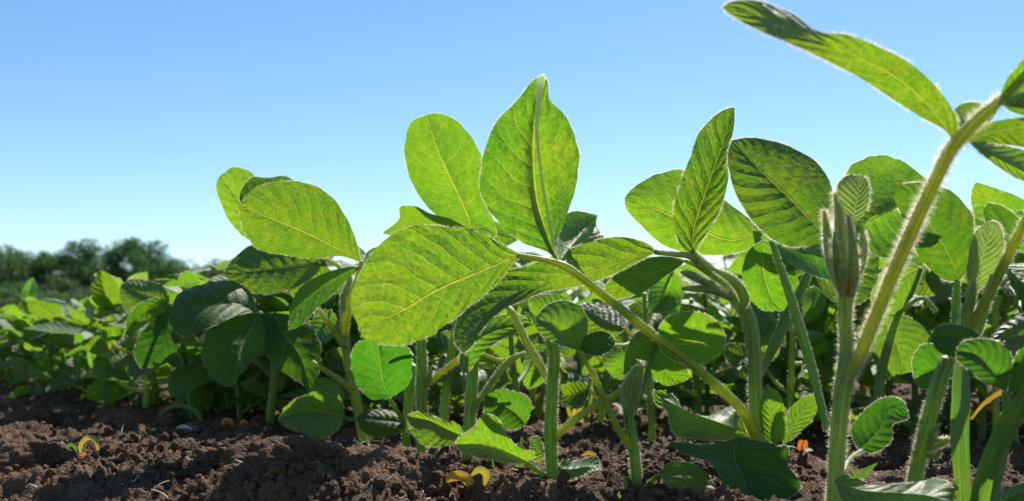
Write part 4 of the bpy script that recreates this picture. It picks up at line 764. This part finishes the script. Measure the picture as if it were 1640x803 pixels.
leaf(q, [(520, 416), (480, 425), (420, 432), (358, 440)], [(500, 400), (450, 393), (400, 395), (370, 418)], [(505, 440), (470, 462), (420, 472), (378, 460)], (.79, .78, .775), .015, -.01, 'leaf', bulge=.08, nt_=44, nu=14)
leaf(q, [(520, 418), (505, 440), (490, 465), (478, 482)], [(495, 425), (470, 445), (465, 470)], [(530, 440), (515, 470), (495, 482)], (.785, .79, .79), 0, 0, 'leaf', nt_=24, nu=10)
leaf(q, [(440, 390), (400, 345), (375, 310), (352, 282)], [(435, 350), (420, 310), (405, 280), (375, 268)], [(400, 385), (368, 355), (350, 315), (346, 295)], (.80, .80, .80), 0, 0, 'leafg', bulge=.08, hair=9)
leaf(q, [(450, 380), (430, 340), (425, 310), (428, 285)], [(400, 340), (383, 318), (400, 285)], [(478, 350), (482, 310), (462, 284)], (.76, .775, .79), -.006, .012, 'leafd', bulge=.08, hair=9)
t = stem(p, [(578, 668, .75, 3), (560, 672, .74, 4), (548, 668, .735, 3)], 'petiole', 'stem', hair=1, n=6)
leaf(t, [(550, 668), (520, 660), (485, 660), (444, 672)], [(548, 645), (520, 630), (490, 632), (460, 650)], [(545, 685), (520, 700), (480, 692), (455, 682)], (.735, .725, .72), -.002, -.014, 'leafg', bulge=.1, hair=6, ruffle=.0008)
leaf(t, [(548, 650), (530, 625), (515, 615), (498, 615)], [(550, 628), (535, 612), (512, 606)], [(530, 642), (510, 640), (500, 628)], (.74, .745, .75), 0, 0, 'leafg', nt_=20, nu=8)

# --- the upright leaves behind the big pair
p = plant(700, .74, 'soybean plant behind the biggest leaf, one rounded upright leaf tall against the sky')
stem(p, [(700, 800, .74, 8), (708, 700, .74, 8), (718, 600, .74, 8), (735, 500, .72, 7), (745, 430, .70, 6)], 'stem', 'stem', hair=1.5, n=30)
q = stem(p, [(745, 430, .70, 5), (752, 395, .685, 4), (756, 368, .67, 3)], 'petiole', 'stem', hair=1.5, n=10)
leaf(q, [(757, 370), (742, 330), (720, 285), (698, 235), (684, 184)], [(725, 360), (700, 345), (670, 312), (652, 275), (648, 230), (660, 195)], [(778, 370), (795, 380), (782, 320), (776, 260), (755, 220), (725, 190), (700, 182)], (.67, .665, .66, .66), .008, -.004, 'leafg', bulge=.1, nt_=54, nu=16, quilt=.0008, hair=8)
leaf(q, [(757, 372), (720, 366), (670, 362), (612, 374)], [(720, 350), (690, 342), (665, 330), (640, 332), (640, 350)], [(720, 378), (670, 385), (630, 378)], (.67, .675, .685), -.012, .004, 'leafg', bulge=.08, hair=8)
leaf(q, [(757, 372), (780, 372), (800, 378), (830, 385)], [(775, 352), (800, 358)], [(770, 392), (800, 398)], (.675, .6855, .70), 0, 0, 'leafg')

# --- dark drooping trifoliate on the left
p = plant(432, .84, 'soybean plant whose dark drooping leaves face the viewer, greyish sheen on the middle leaflet')
stem(p, [(428, 740, .84, 8), (434, 660, .84, 8), (440, 600, .84, 8), (442, 560, .84, 7), (430, 515, .81, 6)], 'stem', 'stem', hair=2, n=30)
q = stem(p, [(442, 565, .84, 5), (430, 515, .78, 5), (412, 500, .755, 4)], 'petiole', 'stem', hair=1, n=12)
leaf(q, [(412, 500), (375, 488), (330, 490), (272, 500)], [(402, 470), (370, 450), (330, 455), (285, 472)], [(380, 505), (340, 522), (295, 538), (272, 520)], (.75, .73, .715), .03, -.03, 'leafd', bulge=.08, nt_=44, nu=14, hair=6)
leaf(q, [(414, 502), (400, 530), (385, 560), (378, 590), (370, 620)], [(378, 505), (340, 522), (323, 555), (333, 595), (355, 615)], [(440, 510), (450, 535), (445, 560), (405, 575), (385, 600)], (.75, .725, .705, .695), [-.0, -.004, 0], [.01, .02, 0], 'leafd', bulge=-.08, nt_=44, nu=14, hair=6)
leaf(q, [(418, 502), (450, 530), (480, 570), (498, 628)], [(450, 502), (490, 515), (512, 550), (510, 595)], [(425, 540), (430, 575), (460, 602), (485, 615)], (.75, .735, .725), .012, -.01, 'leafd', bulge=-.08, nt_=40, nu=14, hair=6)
p = plant(300, .93, 'soybean plant with a lit upright leaf and a narrow folded one over the left stems')
stem(p, [(312, 705, .93, 6), (306, 640, .93, 7), (298, 590, .93, 6), (290, 560, .93, 5)], 'stem', 'stem', hair=1.5)
stem(p, [(325, 700, .95, 6), (322, 640, .95, 6), (325, 590, .95, 6), (335, 560, .95, 4)], 'stem', 'stem', hair=1.5)
q = stem(p, [(298, 590, .93, 4), (285, 530, .90, 4), (272, 490, .87, 3)], 'petiole', 'stem', hair=1, n=12)
leaf(q, [(272, 480), (250, 478), (225, 470), (194, 455)], [(265, 462), (240, 450), (212, 447)], [(262, 500), (235, 508), (205, 500), (192, 475)], (.87, .87, .87), .01, -.01, 'leafg', hair=6)
leaf(q, [(272, 482), (245, 492), (220, 508), (200, 538)], [(255, 478), (225, 486), (205, 508)], [(258, 498), (240, 515), (218, 530)], (.87, .85, .84), -.02, .0, 'leafg')
leaf(q, [(272, 485), (268, 530), (255, 560), (225, 590)], [(245, 510), (222, 540), (215, 570)], [(290, 520), (285, 560), (260, 585)], (.88, .86, .85), 0, 0, 'leafd', hair=4)
leaf(q, [(296, 465), (292, 450), (295, 438), (300, 433)], [(288, 455), (287, 442)], [(312, 462), (322, 452), (312, 440)], (.9, .9, .9), 0, 0, 'leafg', nt_=16, nu=6)

# --- upper leaves standing behind, right part
p = plant(1480, .70, 'soybean plant behind the steep petiole, round lit leaves on a forked stem')
stem(p, [(1400, 780, .70, 7), (1405, 640, .70, 8), (1420, 560, .70, 8), (1440, 500, .69, 6), (1475, 430, .68, 4)], 'stem', 'stem', hair=3)
q = stem(p, [(1440, 500, .69, 4), (1478, 478, .69, 4), (1500, 500, .69, 4)], 'petiole', 'stem', hair=2)
leaf(q, [(1478, 430), (1450, 440), (1425, 470), (1400, 500)], [(1450, 420), (1410, 440), (1395, 475)], [(1470, 460), (1450, 490), (1420, 505)], (.68, .68, .68), 0, 0, 'leafg')
leaf(q, [(1410, 500), (1425, 530), (1440, 560), (1445, 600)], [(1395, 530), (1395, 570), (1420, 600)], [(1460, 510), (1490, 540), (1475, 585)], (.72, .72, .72), 0, 0, 'leafg')
leaf(q, [(1630, 400), (1610, 370), (1595, 345), (1582, 325)], [(1600, 390), (1580, 360), (1575, 338)], [(1640, 380), (1630, 350), (1605, 330)], (.6, .6, .6), 0, 0, 'leafd', hair=9)
leaf(q, [(1680, 400), (1650, 380), (1625, 358), (1605, 342)], [(1690, 370), (1660, 340), (1630, 338)], [(1650, 410), (1620, 390)], (.62, .62, .62), 0, 0, 'leafg', hair=7)
leaf(q, [(1560, 345), (1572, 335), (1590, 335)], [(1562, 330)], [(1580, 350)], (.7, .7, .7), 0, 0, 'leafg', nt_=14, nu=6)

# --- mid-distance plants with their own broad backlit leaves
def filler(px, d, top, n, sz, seed, label):
    rd = random.Random(seed); p = plant(px, d, label, group=None); gy = 545 + 135.5 / d + 14; lx = rd.uniform(-25, 25)
    stem(p, [(px, gy, d, 6), (px + lx * .2, gy * .66 + top * .34, d, 6.5), (px + lx * .7, gy * .33 + top * .67, d, 5.5), (px + lx, top, d, 4)], 'stem', rd.choice(['stem', 'stemy']), hair=2, hl=.0013, n=24)
    for k in range(n):
        f = .25 + .75 * (k + .5) / n; sy = gy + (top - gy) * f; sx = px + lx * f; sg = 1 if (k % 2) else -1
        ex = sx + sg * rd.uniform(18, 60); ey = sy - rd.uniform(5, 60); dd = d + rd.uniform(-.05, .05)
        q = stem(p, [(sx, sy, d, 4), ((sx + ex) / 2, (sy + ey) / 2 + 5, (d + dd) / 2, 3.5), (ex, ey, dd, 3)], 'petiole', 'stemy', hair=1.6, hl=.001, n=10)
        for j in range(rd.choice([1, 2, 3])):
            a = rd.uniform(-.9, .9) + (0 if sg > 0 else math.pi) + (j - 1) * 1.2; L = sz * rd.uniform(.75, 1.15) * (.7 + .3 * f); wd = L * rd.uniform(.26, .36)
            ux, uy = math.cos(a), -math.sin(a) * .8; nx, ny = -uy, ux; b = rd.uniform(-.12, .12) * L
            pt = lambda t, o: (ex + ux * L * t + nx * (o * wd + b * math.sin(3.14 * t)), ey + uy * L * t + ny * (o * wd + b * math.sin(3.14 * t)))
            leaf(q, [(ex, ey), pt(.5, 0), pt(1, 0)], [pt(.08, .6), pt(.3, 1), pt(.6, .95), pt(.88, .45)], [pt(.08, -.6), pt(.3, -1), pt(.6, -.95), pt(.88, -.45)], (dd, dd + rd.uniform(-.03, .02), dd + rd.uniform(-.05, .02)), rd.uniform(-.02, .02), rd.uniform(-.02, .02), rd.choice(['leafg', 'leafg', 'leaf']), bulge=rd.uniform(-.1, .1), hair=4, nt_=26, nu=9, surf=0)
for a in ((835, .80, 520, 4, 80, 1, 'slender soybean plant with lit leaves just left of the straight middle stem, farther off'), (960, .86, 505, 5, 85, 2, 'soybean plant in sun behind the two small oval leaflets of the seedling'), (1045, .78, 470, 4, 85, 3, 'backlit soybean plant seen above the long slanting petiole'),
          (1120, .92, 480, 5, 80, 4, 'soybean plant between slanting petiole and curved hairy stem, in the second layer'), (1265, .80, 455, 4, 80, 5, 'soybean plant with lit leaves in the gap right of the curved hairy stem'), (1310, .95, 460, 5, 80, 6, 'farther soybean plant just left of the bristly thick stem'),
          (1425, .88, 440, 5, 80, 7, 'soybean plant showing under the steep pale petiole'), (1500, .98, 450, 5, 75, 8, 'soybean plant standing beyond the leaning hairy stem'), (1595, .78, 430, 5, 90, 9, 'soybean plant with lit leaves above the broad grass blades'), (1650, .9, 420, 5, 90, 10, 'soybean plant cut by the right edge, behind the grass blades'),
          (790, .95, 540, 4, 75, 11, 'low soybean plant in the gap right of the straight green stem'), (715, .90, 545, 4, 70, 12, 'low lit soybean plant between the bristly pair and the straight green stem'), (620, .95, 545, 4, 70, 13, 'low soybean plant right of the pale forked stem'), (525, .92, 520, 4, 75, 14, 'soybean plant between dark drooping leaves and pale forked stem'),
          (480, .88, 540, 4, 70, 15, 'soybean plant right behind the dark drooping leaves'), (375, 1.0, 540, 4, 70, 16, 'soybean plant under the left side of the dark drooping leaves'), (235, 1.05, 500, 5, 75, 17, 'soybean plant left of the lit upright leaf, first of the blurred ones'), (150, 1.4, 512, 4, 60, 18, 'blurred soybean plant above the tiny arched seedling'), (60, 1.55, 522, 4, 55, 19, 'blurred soybean plant above the rounded far-left clod'), (-5, 1.6, 525, 4, 50, 20, 'blurred soybean plant cut by the left edge')):
    filler(*a)

# --- grass blades and weeds
def blade(parent, pts, m='grass', name='blade', fold=.25):
    a = np.array(pts, float); S = spline(a, 30); P = W(S[:, 0], S[:, 1], S[:, 2]); wd = np.interp(np.linspace(0, 1, 31), np.linspace(0, 1, len(a)), a[:, 3])[:, None] * S[:, 2:3] / FPX
    tg = nrm(np.gradient(P, axis=0)); side = nrm(np.cross(tg, np.array([0.15, 1, 0.1]))); up = np.cross(side, tg)
    v = []; 
    for k in (-1, -.5, 0, .5, 1): v.append(P + side * wd * k + up * wd * fold * abs(k))
    V = np.stack(v, 1); idx = np.arange(31 * 5).reshape(31, 5); mb = MB()
    mb.add(V.reshape(-1, 3), np.stack([idx[:-1, :-1], idx[:-1, 1:], idx[1:, 1:], idx[1:, :-1]], -1).reshape(-1, 4), np.stack([np.tile(np.linspace(0, 1, 5), 31), np.repeat(np.linspace(0, 1, 31), 5)], 1))
    return mb.build(name, M[m], parent, origin=org(parent))
def weed(px, d, label, blades, name='grass_weed', cat='weed', m='grass'):
    p = plant(px, d, label, name, cat)
    for bl in blades: blade(p, bl[0], bl[1] if len(bl) > 1 else m)
    return p
weed(1545, .44, 'wide yellow-green grass blade standing upright at the right, lit on its upper half', [([(1545, 860, .44, 8), (1543, 780, .44, 12), (1538, 700, .44, 14), (1540, 640, .44, 15), (1541, 580, .445, 14), (1545, 545, .45, 2)],)], m='grass')
weed(1570, .41, 'broad dark green grass blade slanting up to the right edge', [([(1555, 900, .41, 8), (1572, 800, .41, 15), (1595, 730, .40, 19), (1625, 660, .39, 16), (1660, 600, .38, 3)],), ([(1575, 880, .42, 6), (1580, 790, .42, 6), (1598, 720, .42, 8), (1604, 660, .42, 2)],)])
weed(1600, .5, 'curled yellowing dry grass blade at the right edge', [([(1555, 672, .5, 2), (1575, 648, .5, 3), (1600, 630, .5, 4), (1625, 620, .5, 4), (1660, 622, .5, 3)], 'yell')])
weed(825, .53, 'narrow grass shoot left of the middle stem foot', [([(825, 830, .53, 4), (828, 770, .53, 6), (832, 735, .53, 6), (836, 700, .535, 2)],), ([(826, 800, .53, 2), (810, 770, .525, 4), (792, 755, .52, 1)],), ([(870, 815, .53, 2), (860, 795, .525, 5), (835, 780, .52, 1)],), ([(815, 768, .54, 1), (795, 755, .54, 1.5), (786, 730, .54, 1)],)])
weed(700, .56, 'small curled seedling leaves beside the yellow cotyledon', [([(712, 800, .56, 3), (700, 755, .56, 5), (692, 735, .56, 6), (705, 718, .57, 1)],), ([(715, 790, .55, 2), (706, 760, .55, 4), (700, 745, .55, 1)],), ([(722, 795, .55, 3), (716, 765, .55, 5), (702, 742, .545, 1)],)])
weed(1380, hit(1378, 775), 'tiny two-leaved weed on the soil right of the thick stem', [([(1375, 780, hit(1378, 775) - .004, 2), (1385, 758, hit(1378, 775) - .004, 6), (1405, 742, hit(1378, 775) - .004, 1)],), ([(1375, 780, hit(1378, 775) - .004, 2), (1372, 760, hit(1378, 775) - .004, 4), (1360, 748, hit(1378, 775) - .004, 1)],)])
weed(922, .92, 'clump of yellow-green grass shoots behind the middle stem', [([(930, 705, .92, 3), (928, 650, .92, 5), (918, 610, .92, 4), (900, 590, .92, 1)], 'ywood'), ([(926, 705, .92, 3), (920, 660, .92, 4), (932, 640, .91, 4), (955, 633, .9, 1)], 'ywood'), ([(935, 705, .93, 3), (945, 650, .93, 3), (950, 600, .93, 1)],), ([(925, 700, .92, 2), (910, 655, .92, 3), (905, 620, .92, 1)], 'ywood')])
weed(862, 1.0, 'upright bright green weed shoot between the middle stems', [([(858, 695, 1.0, 5), (862, 660, 1.0, 8), (868, 640, 1.0, 7), (872, 615, 1.0, 1)],), ([(856, 690, 1., 3), (850, 660, 1., 5), (846, 645, 1., 1)],)])
weed(765, .95, 'pale yellow weed stalks arching behind the left-middle stems', [([(752, 700, .95, 3), (765, 650, .95, 3), (778, 610, .95, 3), (800, 600, .95, 1)], 'ywood'), ([(790, 690, .95, 3), (800, 640, .95, 3), (820, 612, .95, 3), (845, 625, .95, 1)],)])
d0 = hit(128, 728) - .004
p = plant(135, d0, 'tiny arched seedling with yellowing tips on bare soil at the left', 'seedling', 'seedling')
blade(p, [(128, 735, d0, 1.5), (128, 715, d0, 4), (138, 702, d0, 4), (152, 704, d0, 4), (156, 722, d0, 3)], 'ywood', 'cotyledon', .4)
blade(p, [(128, 735, d0, 1.5), (122, 720, d0, 3), (112, 712, d0, 3), (104, 722, d0, 2)], 'grass', 'cotyledon', .4)
blade(p, [(126, 730, d0 - .005, 1.5), (134, 727, d0 - .005, 3), (142, 724, d0 - .01, 2)], 'orange', 'cotyledon', .4)
weed(5, 1.2, 'pale dry straw leaf sticking up at the far left edge', [([(-25, 668, 1.2, 2), (0, 650, 1.2, 5), (24, 636, 1.2, 1)], 'pale'), ([(-20, 662, 1.2, 2), (5, 654, 1.2, 3), (25, 655, 1.2, 1)],)])
weed(265, .88, 'thin green leaf arching down to the soil left of the dark trifoliate', [([(330, 690, .88, 2), (310, 658, .88, 4), (280, 650, .88, 4), (258, 662, .88, 3), (252, 676, .88, 1)],)])

def scrap(pts, m, name, label, cat, d=None, wdt=.6):
    """small fallen cotyledon or husk: a curled blade lying on the soil"""
    a = np.array(pts, float); k = int(np.argmax(a[:, 1])); dh = hit(a[k, 0], a[k, 1]); a[:, 2] = dh + (a[:, 2] - a[k, 2]) - .003; b0 = W(a[0, 0], a[0, 1], a[0, 2]); o = empty(name, b0, label, cat)
    S = spline(a, 16); P = W(S[:, 0], S[:, 1], S[:, 2]); wd = S[:, 3:4] * S[:, 2:3] / FPX; tg = nrm(np.gradient(P, axis=0)); side = nrm(np.cross(tg, np.array([0.1, .8, .5]))); up = np.cross(side, tg)
    us = np.linspace(-1, 1, 9); V = np.stack([P + side * wd * u + up * wd * (u * u) * .6 for u in us], 1); idx = np.arange(17 * 9).reshape(17, 9); mb = MB()
    mb.add(V.reshape(-1, 3), np.stack([idx[:-1, :-1], idx[:-1, 1:], idx[1:, 1:], idx[1:, :-1]], -1).reshape(-1, 4))
    bpy.data.objects.remove(o); q = mb.build(name, M[m], None, origin=b0); q.location = b0; return tag(q, label, cat)
scrap([(715, 772, .52, 3), (722, 768, .52, 9), (738, 768, .515, 12), (750, 775, .515, 9), (752, 782, .515, 2)], 'yell', 'fallen_cotyledon', 'plump yellow cotyledon at the foot of a green stem', 'cotyledon')
scrap([(755, 762, .53, 2), (768, 755, .53, 7), (778, 762, .53, 7), (776, 778, .53, 2)], 'ywood', 'fallen_cotyledon', 'greenish curled cotyledon right of the yellow one', 'cotyledon')
scrap([(1282, 727, .53, 1), (1281, 716, .53, 3.5), (1284, 708, .53, 3.5), (1287, 708, .53, 1)], 'orange', 'petal', 'heart-shaped orange petal standing on the soil', 'petal')
scrap([(1286, 727, .53, 1), (1290, 716, .53, 4), (1289, 708, .53, 4), (1288, 708, .53, 1)], 'orange', 'petal', 'second half of the orange petal, leaning right', 'petal')
scrap([(1286, 730, .525, 1), (1294, 722, .525, 4), (1302, 722, .525, 1)], 'pale', 'husk', 'small white husk beside the orange petal', 'husk')
scrap([(1025, 682, .75, 2), (1038, 678, .75, 3.5), (1050, 684, .75, 4), (1062, 692, .75, 1)], 'yell', 'fallen_leaf', 'yellow-orange curled scrap of leaf behind the budding seedling', 'leaf scrap')
scrap([(1040, 690, .74, 1), (1048, 684, .74, 5), (1058, 688, .74, 1)], 'orange', 'petal', 'orange scrap lying on the yellow leaf scrap', 'petal')
scrap([(356, 682, .93, 2), (361, 676, .93, 6), (368, 678, .93, 5), (372, 684, .93, 1)], 'orange', 'petal', 'bright orange petal between the left stems', 'petal')
scrap([(384, 682, .93, 2), (390, 678, .93, 5), (398, 680, .93, 1)], 'orange', 'petal', 'duller orange petal right of the bright one, between the left stems', 'petal')
scrap([(282, 686, .95, 1), (295, 685, .95, 4), (308, 688, .95, 1)], 'pale', 'husk', 'flat pale husk on the soil left of the stems', 'husk')
scrap([(932, 730, .62, 1), (942, 727, .62, 4), (955, 728, .62, 1)], 'yell', 'fallen_leaf', 'small yellow flake on the clod right of the middle stem', 'leaf scrap')
scrap([(976, 645, .6, 1), (990, 650, .6, 2.5), (1000, 662, .6, 1)], 'pale', 'husk', 'thin white husk against the furry bud seedling', 'husk')
scrap([(1575, 660, .6, 1), (1586, 656, .6, 5), (1592, 664, .6, 1)], 'orange', 'petal', 'orange petal on the soil under the curled yellow blade', 'petal')
